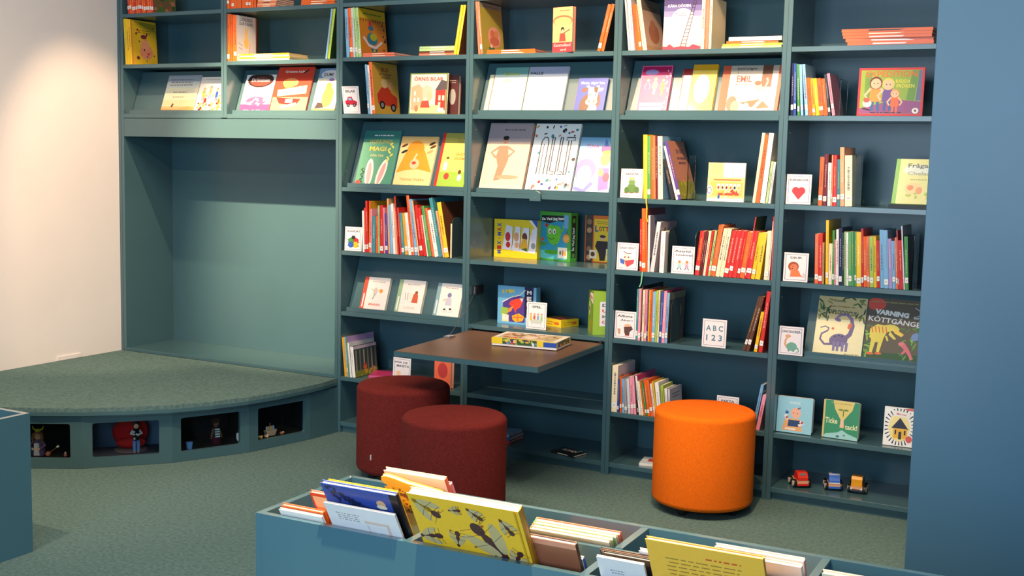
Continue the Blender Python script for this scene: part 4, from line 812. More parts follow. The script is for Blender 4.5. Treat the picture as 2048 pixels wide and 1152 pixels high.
def board_book(bay,k,ul,ur,vt,art,label,edge,Y=.05,lean=5,yaw=0,t=.02,fan=False):
    z0=top(k,bay)+.0004; XL=max(xat(ul,Y,z0),(bay-1)*W+TH/2+.002); XR=xat(ur,Y,z0); w=(XR-XL)/math.cos(math.radians(yaw)); a,b=.05,.5; la=math.radians(lean)
    for _ in range(30):
        m_=(a+b)/2
        if proj((XL,Y+m_*math.sin(la),z0+m_*math.cos(la)))[1]>vt: a=m_
        else: b=m_
    h=m_; o=empty('board_book',(XL,Y,z0+t*math.sin(la)+.0003),(-la,0,math.radians(yaw)),label,'board book','board books standing above the toy cars')
    r=.012; pts=[(0,0),(w-r,0)]+[(w-r+r*math.sin(i*math.pi/8),r-r*math.cos(i*math.pi/8)) for i in range(1,4)]+[(w,r),(w,h-r)]+[(w-r+r*math.cos(i*math.pi/8),h-r+r*math.sin(i*math.pi/8)) for i in range(1,4)]+[(w-r,h),(0,h)]
    c=MB(); c.prism(pts,0,.002,edge); c.prism(pts,t-.002,t,edge); c.box(-.0005,0,0,.002,t,h,edge); art(Art(c,w-.0008,h)) ; c.build('cover','print',o)
    for j in range(4):
        p_=MB(); p_.T=Matrix.Translation((.002,0,0)) @ Matrix.Rotation(math.radians((1.2+2.2*j) if fan else 0),4,'Z') @ Matrix.Translation((-.002,0,0)); y0=.0022+(t-.0045)/4*j; 
        if fan: y0=.0025+.0012*j
        p_.prism(pts,y0,y0+((t-.0045)/4-.0003 if not fan else .001),(235,228,226)); p_.build('page','paper',o)
    return o
board_book(6,'F',1549,1622,792,a_baby,'light blue board book with a baby in striped sleeves',(165,205,215),fan=False,t=.028,Y=.035)
board_book(6,'F',1643,1716,799,a_tick,'green board book with an hourglass',(205,190,130),yaw=-4,Y=.045)
board_book(6,'F',1765,1829,813,a_house,'black and white striped board book with a yellow house',(246,240,232),yaw=2,Y=.045,t=.014)
# ---------------------------------------------------------------- category cards
sign(3,'B',688,721,177.5,'BILAR','car','card with a red car, left end of the shelf with the street picture book',Y=-.0,lean=-9,h=.135,z=top('B')+.0)
sign(3,'D',689,723,454,'BLANDAT','beetle','card with a colourful beetle, left of the tightly packed leaning books')
sign(3,'F',785,820,716,['FÖR DE','MINSTA'],'baby','card behind the wine red stool, on the shelf below the board books',Y=.03)
sign(4,'E',1052,1091.5,604.7,'SPEL','play','card with playing children, between the board game boxes',Y=.03)
sign(5,'C',1240,1284.5,338,'SAGOR','frog','card with a crowned green frog')
sign(5,'D',1232.5,1275,486,'LÄSA HÖGT','owl','card with an owl in blue and pink')
sign(5,'D',1342,1387,493,['Astrid','Lindgren'],'kids','card with two small dancing figures, left of the row of red books')
sign(5,'E',1228,1270.6,622.8,['Alfons','Åberg'],'catboy','card with a brown clad figure, left of the pastel spines')
sign(5,'E',1403,1451,639,'ABC','abc','card with large blue letters and digits')
sign(5,'F',1431,1475,793,'FAKTA','baby','card mostly hidden behind the orange stool',Y=.05)
sign(6,'C',1571,1620.5,349,'KÄNSLOR','heart','card with a red heart')
sign(6,'D',1565.5,1614.5,506,'DJUR','lion','card with a brown lion')
sign(6,'E',1556,1604.5,653.5,'DINOSAURIER','dino','card with a small green dinosaur',Y=.008)
# ---------------------------------------------------------------- rows of spines (coordinates read in zoomed crops)
G=lambda s:s
spine_row(1,'Z',230,0,8.192,[(215+32.5*i,215+32.5*(i+1),185+32*i,-330,'orange' if i%3 else 'red',{'art':a_castle if i==12 else None,'w':.17}) for i in range(13)],'in the top left corner','orange spines in the top left corner',labels=1)
spine_row(2,'Z',440,0,8.192,[(110+40*i,150+40*i,100+40*i,-330,'orange',{'w':.15}) for i in range(12)],'above the white rabbit book','orange spines in the top row beside the divider',labels=.3)
spine_row(1,'A',230,0,8.192,[(175,213,128,310,'yellow'),(213,250,165,315,'yellow'),(250,287,205,320,'yellow',{'art':a_stars,'w':.19,'label':'yellow book with a pink figure on its cover, left end above the niche'})],'by the white wall','yellow books by the white wall',labels=.2)
spine_row(2,'A',440,0,8.192,[(75,115,30,235,'orange'),(115,155,65,240,'orange'),(155,195,100,245,'orange'),(195,235,135,250,'orange'),(235,280,170,255,'orange',{'art':a_louise,'w':.15,'label':'white picture book with a rabbit, at the end of five orange spines'})],'beside the white rabbit book','orange books with the rabbit cover',labels=.2)
spine_row(2,'A',440,0,8.192,[(1725,1755,1822,128,'lightblue',{'cover':'yellow','sa':'yellow'}),(1762,1800,1862,124,'lime',{'cover':'darkgreen','sa':'white'})],'above the orange bear book','two leaning yellow-green books',labels=0)
spine_row(3,'A',670,0,7.314,[(170,215,140,130,'lightblue'),(225,270,150,88,'orange'),(270,303,195,110,'lightgrey'),(310,345,205,110,'palegreen'),(345,393,240,110,'palegreen',{'art':a_orangecov,'cover':'orange','w':.23,'label':'orange picture book with a bird in a hammock, cover half turned'})],'of the orange hammock book','books left of the salmon stack',labels=.3)
spine_row(3,'A',670,0,7.314,[(1733,1770,1842,78,'yellow',{'sa':'cream'}),(1772,1810,1880,76,'yellow',{'cover':'brown','sa':'cream'})],'past the green flat stack','two leaning yellow books',labels=0)
spine_row(3,'B',660,0,3.408,[(260,273,237,440,'lightblue'),(274,289,250,445,'white'),(290,311,260,415,'orange',{'art':a_redcar,'cover':'gold','w':.22,'label':'yellow picture book with a red car, orange spine, leaning left'})],'beside the card with the car','books beside the red car card',labels=.2)
spine_row(4,'A',660,0,3.408,[(1012,1026,974,-4,'salmon'),(1028,1043,990,-2,'salmon',{'art':a_pairs,'cover':'lime','w':.21,'label':'green picture book with a pink oval, leaning left with salmon spine'})],'beside the green oval book','salmon books left of the flat orange stack',labels=.2)
spine_row(4,'A',660,0,3.408,[(1820,1843,1895,32,'orange'),(1846,1868,1920,30,'orange',{'cover':'dark'})],'at the right end, past the orange paperback','two leaning orange books',labels=.1)
spine_row(5,'A',1240,0,9.6,[(162,200,85,-60,'lightgrey'),(200,238,125,-50,'white'),(240,285,165,-40,'white'),(330,375,232,95,'orange'),(375,428,262,90,'orange'),(440,476,298,-20,'cream'),(480,525,345,-30,'cream',{'art':a_bear2,'cover':'peach','w':.22,'label':'beige picture book with a brown bear, half turned, left of the ladder book'})],'left of the ladder book','books left of the ladder book',labels=.2)
spine_row(5,'A',1240,0,9.6,[(1545,1612,1562,-60,'cream',{'lean':0}),(1618,1690,1645,-60,'salmon',{'lean':0}),(1692,1750,1718,-60,'cream',{'lean':0})],'just right of the ladder book','books right of the ladder book',labels=0)
spine_row(6,'B',1200,0,2.924,[(1115,1130,1118,370,'navy',{'sa':'white'}),(1132,1147,1133,372,'blue'),(1155,1169,1147,375,'green'),(1174,1190,1160,378,'lightblue'),(1200,1219,1172,378,'lightblue'),(1221,1243,1195,458,'orange'),(1244,1262,1218,460,'gold'),(1264,1285,1240,460,'yellow'),(1286,1310,1262,460,'orange'),(1311,1334,1285,462,'orange'),(1336,1351,1290,440,'black',{'sa':'white'}),(1358,1376,1302,437,'pink')],'in the row left of the red-framed book','books left of the red-framed picture book',labels=.6)
spine_row(5,'C',1270,250,6.606,[(110,165,110,128,'yellow',{'ret':(RB:=[])}),(167,210,160,148,'green'),(215,277,205,142,'orange'),(279,302,270,155,'maroon'),(303,370,297,148,'cream',{'cover':'lightblue'}),(480,530,362,455,'dark',{'sa':'peach','w':.13,'hard':False}),(543,574,372,285,'white',{'w':.18}),(577,618,392,218,'purple',{'art':a_field,'cover':'brown','w':.2,'label':'brown picture book with a grassy field, leaning left with purple spine'})],'in the row beside the frog card','books beside the frog card',labels=.5)
spine_row(5,'C',1270,250,6.606,[(1548,1588,1682,105,'cream'),(1592,1645,1712,135,'orange'),(1650,1715,1768,108,'white'),(1722,1752,1800,480,'palegreen'),(1757,1790,1832,490,'white')],'in the group right of the bus book','books leaning against the right upright beside the bus book',labels=.3)
spine_row(6,'C',1200,240,2.924,[(1275,1299,1284,215,'orange'),(1302,1324,1308,200,'maroon'),(1329,1349,1331,250,'white',{'sa':'dark'}),(1351,1358,1342,205,'tan'),(1359,1384,1358,205,'red'),(1386,1403,1384,230,'teal'),(1405,1430,1393,160,'peach'),(1432,1475,1433,207,'cream')],'beside the heart card','books beside the heart card',labels=.8)
spine_row(3,'D',720,380,8.227,[(45,78,35,340,'white'),(79,108,62,292,'red'),(109,142,82,178,'red'),(143,168,142,182,'orange',{'cover':'gold','w':.25}),(170,197,160,312,'pink'),(199,258,196,430,'teal'),(262,298,250,430,'orange'),(300,328,285,256,'palegreen'),(330,393,318,252,'red'),(394,419,366,290,'pink'),(421,468,392,382,'purple'),(470,499,402,142,'peach',{'cover':'tan'}),(501,546,432,252,'lightblue'),(549,590,472,226,'white'),(591,624,520,300,'peach'),(625,650,530,106,'red',{'cover':'dark','w':.25}),(652,690,568,292,'red'),(692,744,612,380,'teal'),(746,798,640,386,'gold'),(800,850,662,388,'white'),(852,903,655,112,'orange',{'cover':'maroon','w':.26}),(905,955,725,170,'lightblue'),(957,984,790,190,'peach',{'cover':'brown','w':.25}),(986,1046,826,266,'red'),(1048,1103,880,310,'red'),(1105,1126,935,430,'white'),(1128,1184,960,276,'green'),(1186,1229,1022,310,'orange'),(1231,1300,1080,342,'white'),(1302,1362,1132,136,'teal',{'cover':'teal','w':.25}),(1364,1398,1242,346,'peach'),(1400,1475,1266,206,'yellow',{'cover':'brown','w':.22,'hard':True})],'beside the beetle card','tightly packed books beside the beetle card',labels=.6,tf=.93)
spine_row(5,'D',1230,400,7.2,[(355,384,362,272,'red'),(386,438,388,122,'orange'),(440,466,430,122,'orange',{'cover':'maroon','w':.22}),(468,500,480,220,'lightgrey',{'art':a_bluegrey,'w':.2}),(502,560,606,318,'lightgrey',{'art':a_grey,'cover':'grey','w':.2,'label':'grey picture book with an orange spot, leaning right beside the owl card'}),(635,700,668,452,'white',{'w':.1})],'beside the owl card','books beside the owl card',labels=.5)
spine_row(5,'D',1370,410,7.2,[(137,200,222,378,'red'),(202,226,278,388,'brown'),(228,253,312,388,'maroon'),(255,291,348,374,'cream'),(293,326,388,382,'red'),(328,360,432,374,'palegreen'),(362,430,490,292,'orange'),(435,492,560,342,'cream'),(494,550,620,344,'cream'),(552,614,682,372,'red'),(616,668,738,372,'red'),(670,738,796,374,'red'),(740,782,848,380,'red',{'sa':'gold'}),(784,850,905,392,'orange',{'sa':'gold'}),(852,868,885,160,'red',{'cover':'darkgreen','w':.16}),(870,940,975,378,'red'),(945,1000,1062,402,'yellow'),(1006,1078,1112,402,'yellow'),(1132,1192,1172,374,'cream'),(1194,1212,1210,232,'white'),(1236,1251,1270,168,'red')],'right of the dancing-figures card','red and yellow books leaning right',labels=.6)
spine_row(6,'D',1600,430,6.776,[(197,245,208,256,'orange'),(247,298,256,252,'red'),(300,324,304,372,'tan'),(345,384,355,72,'yellow'),(386,432,396,386,'cream'),(434,462,436,206,'green'),(464,488,470,332,'pink'),(489,523,486,196,'white'),(525,570,518,176,'navy',{'sa':'white'}),(572,599,562,240,'darkgreen'),(601,626,588,226,'palegreen'),(628,655,620,236,'white'),(657,703,652,230,'green'),(705,731,702,230,'green'),(733,764,735,230,'green'),(766,830,758,232,'yellow'),(834,864,812,186,'red'),(866,908,852,292,'orange'),(910,944,902,292,'orange'),(946,998,934,292,'lime'),(1000,1040,986,292,'yellow'),(1042,1085,1036,346,'red'),(1090,1140,1062,202,'lightblue'),(1142,1203,1120,206,'lightblue'),(1205,1252,1188,322,'lilac'),(1254,1300,1230,352,'lightblue'),(1302,1330,1262,306,'orange'),(1332,1346,1285,212,'red'),(1348,1402,1310,346,'red'),(1404,1424,1366,150,'lightgrey',{'cover':'grey','w':.2}),(1426,1474,1412,292,'green',{'art':a_horse,'cover':'dark','w':.18})],'beside the lion card','colourful row of animal books',labels=.85)
spine_row(5,'E',1230,550,7.68,[(315,344,350,218,'teal'),(346,384,386,218,'pink'),(385,405,414,170,'brown',{'cover':'black','w':.25}),(407,439,446,228,'cream'),(441,478,482,228,'pink'),(480,496,506,228,'purple'),(498,521,530,232,'yellow'),(523,558,562,232,'orange'),(560,609,592,256,'lightblue'),(611,644,622,240,'lime'),(646,670,666,242,'cream'),(672,710,716,262,'blue'),(712,758,758,248,'pink',{'cover':'magenta','w':.23}),(760,800,802,272,'lightblue',{'art':a_owlbrown,'cover':'dark','w':.2})],'of the pastel row','thin pastel spines',labels=.9)
spine_row(5,'E',1180,540,2.924,[(892,908,985,158,'brown'),(910,930,1001,155,'brown'),(957,976,1000,246,'yellow'),(984,1007,1038,126,'red')],'in the group right of the letters card','dark books leaning right',labels=.6)
spine_row(5,'F',1210,700,7.68,[(70,166,90,232,'cream',{'art':a_worm,'cover':'white','w':.2,'label':'thick white book with an orange creature and red bottom band, by the upright'}),(186,216,160,452,'blue',{'w':.17}),(226,260,188,412,'orange',{'w':.18}),(264,300,238,440,'lightblue'),(302,344,282,460,'grey'),(352,398,304,442,'lightgrey'),(400,444,330,410,'pink'),(446,486,352,404,'pink'),(506,522,390,400,'black'),(524,558,410,402,'white',{'cover':'magenta','w':.22}),(560,598,470,482,'cream'),(600,622,515,490,'orange'),(624,656,546,492,'green'),(658,700,590,462,'orange'),(702,752,622,462,'orange'),(754,786,690,520,'white'),(788,812,722,482,'yellow'),(814,880,762,500,'white'),(882,930,852,545,'lime'),(932,975,912,590,'white'),(977,1010,966,602,'lightgrey',{'art':a_smalls,'w':.15})],'left of the orange stool','books left of the orange stool',labels=.8,tf=.92)
spine_row(5,'F',1180,540,2.924,[(945,962,1000,672,'lightblue'),(968,990,1018,735,'pink')],'right behind the orange stool','books leaning right behind the orange stool',labels=0)
spine_row(3,'F',670,640,7.68,[(150,192,82,268,'gold'),(194,212,122,262,'lightblue'),(214,230,150,262,'green',{'cover':'lilac','w':.24}),(232,262,172,352,'white',{'cover':'lightgrey','w':.22}),(270,318,232,412,'white',{'art':a_forest,'cover':'darkgreen','w':.2,'label':'dark forest picture book leaning left, above the wine red stool'})],'left of the forest book','books leaning left above the wine red stool',labels=.2)
# silk bookmark ribbons hanging from two of the books
def ribbon(parent, pts, col):
    inv = parent.matrix_world.inverted() if False else None
    mb=MB(); w_=.0028; vs=[]
    for (x,y,z) in pts: vs+=[(x-w_,y,z),(x+w_,y,z)]
    n=len(pts); mb.add(vs+[(x,y+.0006,z) for x,y,z in vs],[(2*i,2*i+1,2*i+3,2*i+2) for i in range(n-1)]+[(2*n+2*i+2,2*n+2*i+3,2*n+2*i+1,2*n+2*i) for i in range(n-1)],col)
    o=mb.build('bookmark_ribbon','matte'); bpy.context.view_layer.update(); o.parent=parent; o.matrix_parent_inverse=parent.matrix_world.inverted(); return o
zc=top('C'); x0_=xat(1293,-.003,zc)
ribbon(RB[0],[(x0_-.004,.002,zc+.0008),(x0_-.002,-.0035,zc+.0008),(x0_,-.005,zc-.012),(x0_+.004,-.005,zc-.04),(x0_+.004,-.005,zc-.08),(x0_+.009,-.004,zc-.10)],(225,175,30))
ob=[o for o in S.objects if o.get('group')=='books beside the owl card'][2]
zc=top('D'); x0_=xat(1285,-.003,zc); ribbon(ob,[(x0_-.002,.002,zc+.0008),(x0_,-.0035,zc+.0008),(x0_-.001,-.005,zc-.015),(x0_-.004,-.005,zc-.05),(x0_-.012,-.004,zc-.068)],(120,190,150))
# ---------------------------------------------------------------- bookends
be_=bookend(3,'D',902.2,435,'cream-edged bookend at the right end of the packed row beside the beetle card',dep=.12)
X_=xat(902.2,.02,top('D')); MB().box(X_-.0015,.014,top('D')+.0005,X_+.0045,.0195,top('D')+.165,'cream').build('front_edge','matte',be_)
bookend(5,'C',1373,311,'grey bookend holding the books beside the frog card',dep=.09,mat='acrylic',rnd=False)
bookend(5,'D',1334,455,'rounded dark bookend right of the small white book, by the owl card',Y=.03)
bookend(5,'D',1387.5,463,'rounded dark bookend left of the red leaning books',Y=.05,side=-1,dep=.08)
bookend(5,'E',1340,598,'rounded dark bookend right of the pastel spines',Y=.03)
bookend(6,'C',1707,310,'clear acrylic bookend right of the books beside the heart card',Y=.02,dep=.12,mat='acrylic',rnd=False)
bookend(6,'D',1822,470,'clear acrylic bookend at the right end of the animal books',Y=.05,dep=.12,mat='acrylic',rnd=False)
bookend(6,'B',1678,158,'clear acrylic bookend right of the pink spine on the upper right shelf',Y=.02,dep=.12,mat='acrylic',rnd=False)
# ---------------------------------------------------------------- flat stacks
X=lambda u,bay,k,Y=.01: xat(u,Y,top(k,bay))
flat_stack(2,'A',[(.33,.16,.009,'cream',0,0),(.33,.16,.008,'yellow',.004,0),(.325,.155,.008,'cream',.006,0),(.325,.155,.008,'yellow',.004,0)],X(479,2,'A'),.008,'the yellow stack above the niche','flat yellow stack')
flat_stack(2,'Z',[(.12,.15,.009,c,.002*i,1*i) for i,c in enumerate(['salmon','peach','salmon','peach','salmon'])],X(514,2,'Z'),.01,'the striped stack in the top row','striped flat stack')
flat_stack(2,'Z',[(.21,.15,.01,'orange',.002*i,-i) for i in range(3)],X(602,2,'Z'),.01,'the orange stack high beside the tall upright','flat orange stack in the top row')
flat_stack(3,'A',[(.19,.2,.009,'salmon',0,0),(.185,.2,.009,'salmon',.002,-1)],X(726,3,'A'),.008,'the salmon pair at the foot of the hammock book','flat salmon books')
flat_stack(3,'A',[(.20,.16,.010,'salmon',0,0),(.20,.16,.010,'brown',.001,0),(.205,.16,.011,'palegreen',.002,0),(.205,.16,.010,'palegreen',.003,0)],X(838,3,'A'),.01,'the stack of green books on the top shelf','flat green and brown stack')
flat_stack(4,'A',[(.255,.2,.009,'orange',0,0),(.25,.2,.009,'orange',.002,0)],X(974,4,'A'),.008,'the orange pair left of the lone paperback','flat orange pair')
flat_stack(5,'A',[(.255,.18,.009,'palegreen',0,0),(.255,.18,.009,'lime',.004,0),(.22,.17,.010,'orange',.02,1),(.225,.17,.016,'white',.03,0)],X(1443,5,'A'),.01,'the stack right of the ladder book','flat mixed stack right of the ladder book')
flat_stack(6,'A',[(.33,.2,.013,'orange',.02,0),(.335,.2,.013,'orange',.012,1.5),(.34,.2,.012,'orange',.002,-.5),(.345,.2,.012,'orange',-.002,0),(.35,.2,.012,'orange',-.005,0)],X(1684,6,'A'),.015,'the orange stack at the top right','flat orange stack at the top right')
flat_stack(3,'F',[(.19,.15,.012,'magenta',0,22)],X(727,3,'F'),.055,['magenta book lying flat just behind the wine red stool'],None)
flat_stack(4,'G',[(.12,.15,.012,'red',0,0),(.12,.15,.018,'blue',0,0),(.115,.14,.012,'lightblue',.002,0)],xat(975,.06,.057),.06,['red book lowest in the pile on the bottom shelf','blue book in the middle of the pile on the bottom shelf','light blue book topmost in the pile on the bottom shelf'],'pile on the bottom shelf')
flat_stack(4,'G',[(.14,.10,.010,'black',0,-14,lambda A:(A.rect(0,0,1,1,(26,26,32)),A.text('ROMIN',.5,.6,.6,.3,'white'),A.el(.8,.85,.1,.1,'teal')))],xat(1101,.02,.057),.02,['black thin book lying on the bottom shelf below the table'],None)
flat_stack(5,'G',[(.15,.12,.012,'white',0,10,lambda A:(A.rect(0,0,1,1,(205,222,228)),A.rect(.2,.3,.7,.7,(200,60,60))))],xat(1278,.03,.057),.03,['white and red book lying flat left of the orange stool'],None)
# ================================================================ board games
def game_box(x, y, z, w, h, t, yaw, label, base, front=None, right=None, left=None, lean=0, topart=None):
    """upright carton: front on local y=0, thickness to y=t, made of a lid over a tray"""
    o = empty('board_game', (x, y, z+.0005), (-math.radians(lean), 0, math.radians(yaw)), label, 'board game', 'children\'s board games')
    t2 = t*.82
    lid = MB(); lid.bbox(0, 0, 0, w, t2, h, base, b=.0012)
    if front: front(Art(lid, w, h))
    if right:
        a = MB(); right(Art(a, t2, h)); lid.add([(w-y_, x_, z_) for x_, y_, z_ in a.v], a.f, 'white'); lid.c[-len(a.f):] = a.c
    if left:
        a = MB(); left(Art(a, t2, h)); lid.add([(y_, t2-x_, z_) for x_, y_, z_ in a.v], a.f, 'white'); lid.c[-len(a.f):] = a.c
    if topart:
        a = MB(); topart(Art(a, w, t2)); lid.add([(x_, z_, h-y_) for x_, y_, z_ in a.v], a.f, 'white'); lid.c[-len(a.f):] = a.c
    lid.build('lid', 'print', o); MB().box(.0015, t2+.0002, .0015, w-.0015, t, h-.0015, nudge(base, .8)).build('tray', 'print', o)
    return o
def g_mix(A):
    q=A.w/A.h; A.rect(0,0,1,1,(240,206,30)); A.poly([(.86,1),(1,1),(1,.80)],(40,80,170)); A.poly([(.80,1),(.86,1),(1,.78),(1,.70)],'white')
    for i,(ch,c) in enumerate(zip('MIX-MAX',[(40,80,170),(214,50,40),(40,80,170),(230,120,30),(40,80,170),(214,50,40),(40,80,170)])): A.text(ch,.12,.14+.118*i,.075 if ch!='-' else .03,.12 if ch!='-' else .04,c,90,wt=.05)
    for i,(x0,x1,c) in enumerate([(.22,.42,(200,50,60)),(.44,.60,(230,160,120)),(.62,.80,(110,50,30)),(.82,.98,(230,220,240))]): A.poly([(x0-.03,.22-.02*i),(x1-.02,.20-.02*i),(x1+.03,.80),(x0+.06,.86-.03*i)],(236,232,240)); A.line([(x1,.18),(x1+.02,.82)],.012,'dark'); A.el((x0+x1)/2,.55,.06,.12,c).el((x0+x1)/2+.01,.34,.05,.08,['red','peach','gold','grey'][i])
    A.poly([(.60,.26),(.80,.20),(.76,.50),(.66,.52)],(226,170,40)); A.poly([(.62,.24),(.78,.18),(.76,.28)],(50,110,50))
def g_se(A):
    q=A.w/A.h; A.rect(0,0,1,1,(70,160,60)); A.rect(.03,.03,.88,.9,(40,150,190)); A.rect(.03,.03,.88,.20,(90,190,200)); A.poly([(.03,.80),(.06,.92),(.8,.93),(.84,.80),(.6,.82),(.3,.76)],(26,40,40)); A.text('Se Vad jag kan!',.43,.85,.74,.08,'white',3,wt=.05)
    A.el(.46,.52,.22,.2,(100,190,50)).el(.36,.60,.13,.14,(110,200,56)).el(.56,.58,.14,.14,(110,200,56)); A.line([(.66,.56),(.76,.66),(.76,.74)],.05,(100,190,50)); A.line([(.5,.36),(.56,.22)],.04,(80,160,50)).el(.40,.17,.24,.05,(70,160,50)); A.el(.33,.60,.05,.06,'white').el(.47,.60,.05,.06,'white').el(.34,.59,.02,.03,'brown').el(.48,.59,.02,.03,'brown'); A.line([(.28,.46),(.38,.43),(.5,.46)],.012,(40,90,30))
    A.el(.86,.47,.11,.09,(230,150,60)).el(.86,.47,.08,.05,(236,180,90)).line([(.86,.56),(.9,.62)],.02,'brown'); A.el(.22,.72,.05,.04,(200,50,50)).el(.10,.42,.04,.04,(220,80,60)).el(.12,.33,.12,.04,(70,150,70)); A.rect(.60,.06,.90,.28,(244,236,220)); A.el(.68,.17,.03,.05,'green').el(.76,.17,.03,.06,'salmon').el(.84,.16,.03,.05,'gold'); A.rect(.78,.68,.92,.95,(110,170,220))
def g_se_side(A): A.rect(0,0,1,1,(70,160,60)); A.rect(.15,.08,.85,.94,(20,40,34)); A.text('Se Vad jag kan!',.45,.47,2.9,.09,'white',90,wt=.05) if False else A.text('Se Vad jag kan!',.48,.46,2.6,.10,(236,240,236),90,wt=.05); A.el(.5,.84,.2,.05,(90,170,60)).el(.5,.13,.22,.05,(90,140,90))
def g_lotto(A):
    A.rect(0,0,1,1,(226,110,40)); A.rect(.03,0,.26,1,(70,56,50)); A.rect(.30,.02,.96,.93,(240,200,40))
    for i,z in enumerate((.10,.28,.48,.68,.86)): A.el(.14,z,.08,.06,[(200,150,110),(150,110,80),(90,60,50)][i%3])
    A.words(.62,.87,.5,2,(150,100,30),.04,.012)
    for ch,x,c in zip('LOTTO',(.38,.50,.60,.72,.84),[(40,90,170),(214,60,40),(60,140,60),(214,60,40),(230,120,30)]): A.text(ch,x,.72,.11,.13 if ch=='L' else .10,c,0,wt=.05)
    A.el(.58,.52,.09,.055,(226,180,140)).el(.58,.56,.10,.03,'dark'); A.poly([(.40,.46),(.76,.46),(.84,.34),(.70,.20),(.66,.04),(.5,.04),(.46,.2),(.34,.34)],(40,32,36)); A.rect(.16,.08,.40,.26,(236,222,190)).rect(.70,.06,.95,.30,(240,225,150)); A.el(.27,.17,.07,.05,'brown').el(.8,.18,.06,.07,'maroon'); A.rect(.82,.38,.98,.58,(200,200,205)); A.el(.9,.48,.05,.05,'brown')
def g_mem(A):
    q=A.w/A.h; A.rect(0,0,1,1,(110,180,220)); A.poly([(.12,.06),(.72,.06),(.72,.72),(.56,.76),(.34,.70),(.14,.56)],(84,60,140)); A.poly([(.70,1),(.93,1),(.93,.2),(.70,.2)],(30,30,74)); A.line([(.12,.56),(.34,.70),(.58,.78),(.72,.92)],.02,'white')
    for i,ch in enumerate('MEMORY'): A.text(ch,.82,.86-.155*i,.12,.10,'white',wt=.05)
    A.text('5 MIN',.27,.86,.32,.09,(240,210,40),6,wt=.05); A.text('BOOST',.44,.735,.14,.03,'cream')
    A.poly([(.36,.62),(.56,.70),(.66,.62),(.60,.46),(.50,.40),(.48,.30),(.42,.42),(.30,.52)],(226,70,50)); A.poly([(.56,.70),(.68,.72),(.64,.60)],(200,205,210)); A.poly([(.30,.42),(.42,.48),(.36,.34),(.22,.26)],(236,140,60))
    A.poly([(.38,.22),(.56,.30),(.70,.22),(.66,.10),(.48,.06),(.40,.12)],(240,176,40)); A.line([(.54,.28),(.53,.08)],.03,(226,110,50)); A.line([(.4,.18),(.66,.2)],.03,(226,110,50)); A.poly([(.08,.24),(.26,.26),(.28,.42),(.10,.44)],(150,190,80)); A.poly([(.12,.06),(.30,.06),(.30,.24),(.12,.26)],(240,225,170)); A.el(.21,.16,.07,.06,'white').line([(.21,.16),(.21,.2)],.01,'red')
def g_dom_l(A): A.rect(0,0,1,1,(120,160,50)); A.poly([(.2,.82),(.95,.70),(.95,.94),(.2,.96)],(236,220,214)); A.text('MEMO',.55,.84,.6,.08,(170,30,40),-10); A.poly([(.15,.40),(.45,.6),(.15,.78)],(236,225,214)); A.el(.26,.58,.1,.06,'maroon'); A.words(.75,.3,.3,5,(230,80,50),.06,.03)
def g_dom_f(A): A.rect(0,0,1,1,(150,190,70)); A.rect(.35,.2,.95,.76,(236,232,236)); [A.text(ch,.62,.68-.13*i,.3,.07,c) for i,(ch,c) in enumerate(zip('DUMO',[(40,60,120),(200,40,60),(150,150,150),(200,40,60)]))]
zD, zE = top('D'), top('E')
X1_, Y1_ = hitZ(981.6, 513, zD); X1_ = max(X1_, 2.275)
hM = hitY(981.6, 437, Y1_)[1]-zD
game_box(X1_, Y1_, zD, .238, hM, .045, 0, 'yellow wide board game box with mixed-up figures, left of the green box', (240,206,30), g_mix)
X1_, Y1_ = hitZ(1078.5, 518, zD); X2_, Y2_ = hitZ(1140, 524.5, zD); wS = math.hypot(X2_-X1_, Y2_-Y1_); yS = math.degrees(math.atan2(Y2_-Y1_, X2_-X1_))
game_box(X1_, Y1_, zD, wS, hitY(1078.5, 422, Y1_)[1]-zD, .052, yS, 'green board game box with a smiling green fruit figure', (70,160,60), g_se, g_se_side)
X1_, Y1_ = hitZ(1168.5, 523, zD); Y1_ = max(Y1_, .03)
game_box(X1_, Y1_, zD, min(.165, 4*W-TH/2-.008-X1_), hitY(1168.5, 430, Y1_)[1]-zD, .04, -4, 'orange and yellow board game box at the right end beside the green box', (214,110,50), g_lotto)
X1_, Y1_ = hitZ(994.6, 645.5, zE); w5 = xat(1071, Y1_, zE)-X1_
game_box(X1_, Y1_, zE, w5, hitY(994.6, 570, Y1_)[1]-zE, .05, 0, 'square blue board game box with a red rocket', (110,180,220), g_mem, left=lambda A: (A.rect(0,0,1,1,(60,110,150)), A.words(.5,.8,.5,6,(200,220,230),.09,.03)))
# flat yellow box lying behind the play card
Xc, Yc2 = hitZ(1122, 656, zE); Xl, Yl = hitZ(1080, 650, zE); Xr, Yr = hitZ(1157, 652, zE)
wl = .12; yw = math.degrees(math.atan2(Yr-Yc2, Xr-Xc))
o = empty('board_game', (Xc, Yc2, zE+.0004), (0, 0, math.radians(yw)), 'small flat yellow board game box with red lettering, behind the card', 'board game', "children's board games")
mb = MB(); wr = math.hypot(Xr-Xc, Yr-Yc2); mb.bbox(0, 0, 0, wr, wl, .036, (236,206,40), b=.001)
def ha(A): A.rect(0,0,1,1,(236,206,40)); A.text('HABA',.74,.5,.3,.4,(214,40,40),wt=.05); A.words(.35,.6,.4,2,(120,90,30),.3,.1)
ha(Art(mb, wr, .036)); a = MB(); ha(Art(a, wl, .036)); mb.add([(y_, wl-x_, z_) for x_, y_, z_ in a.v], a.f, 'white'); mb.c[-len(a.f):] = a.c
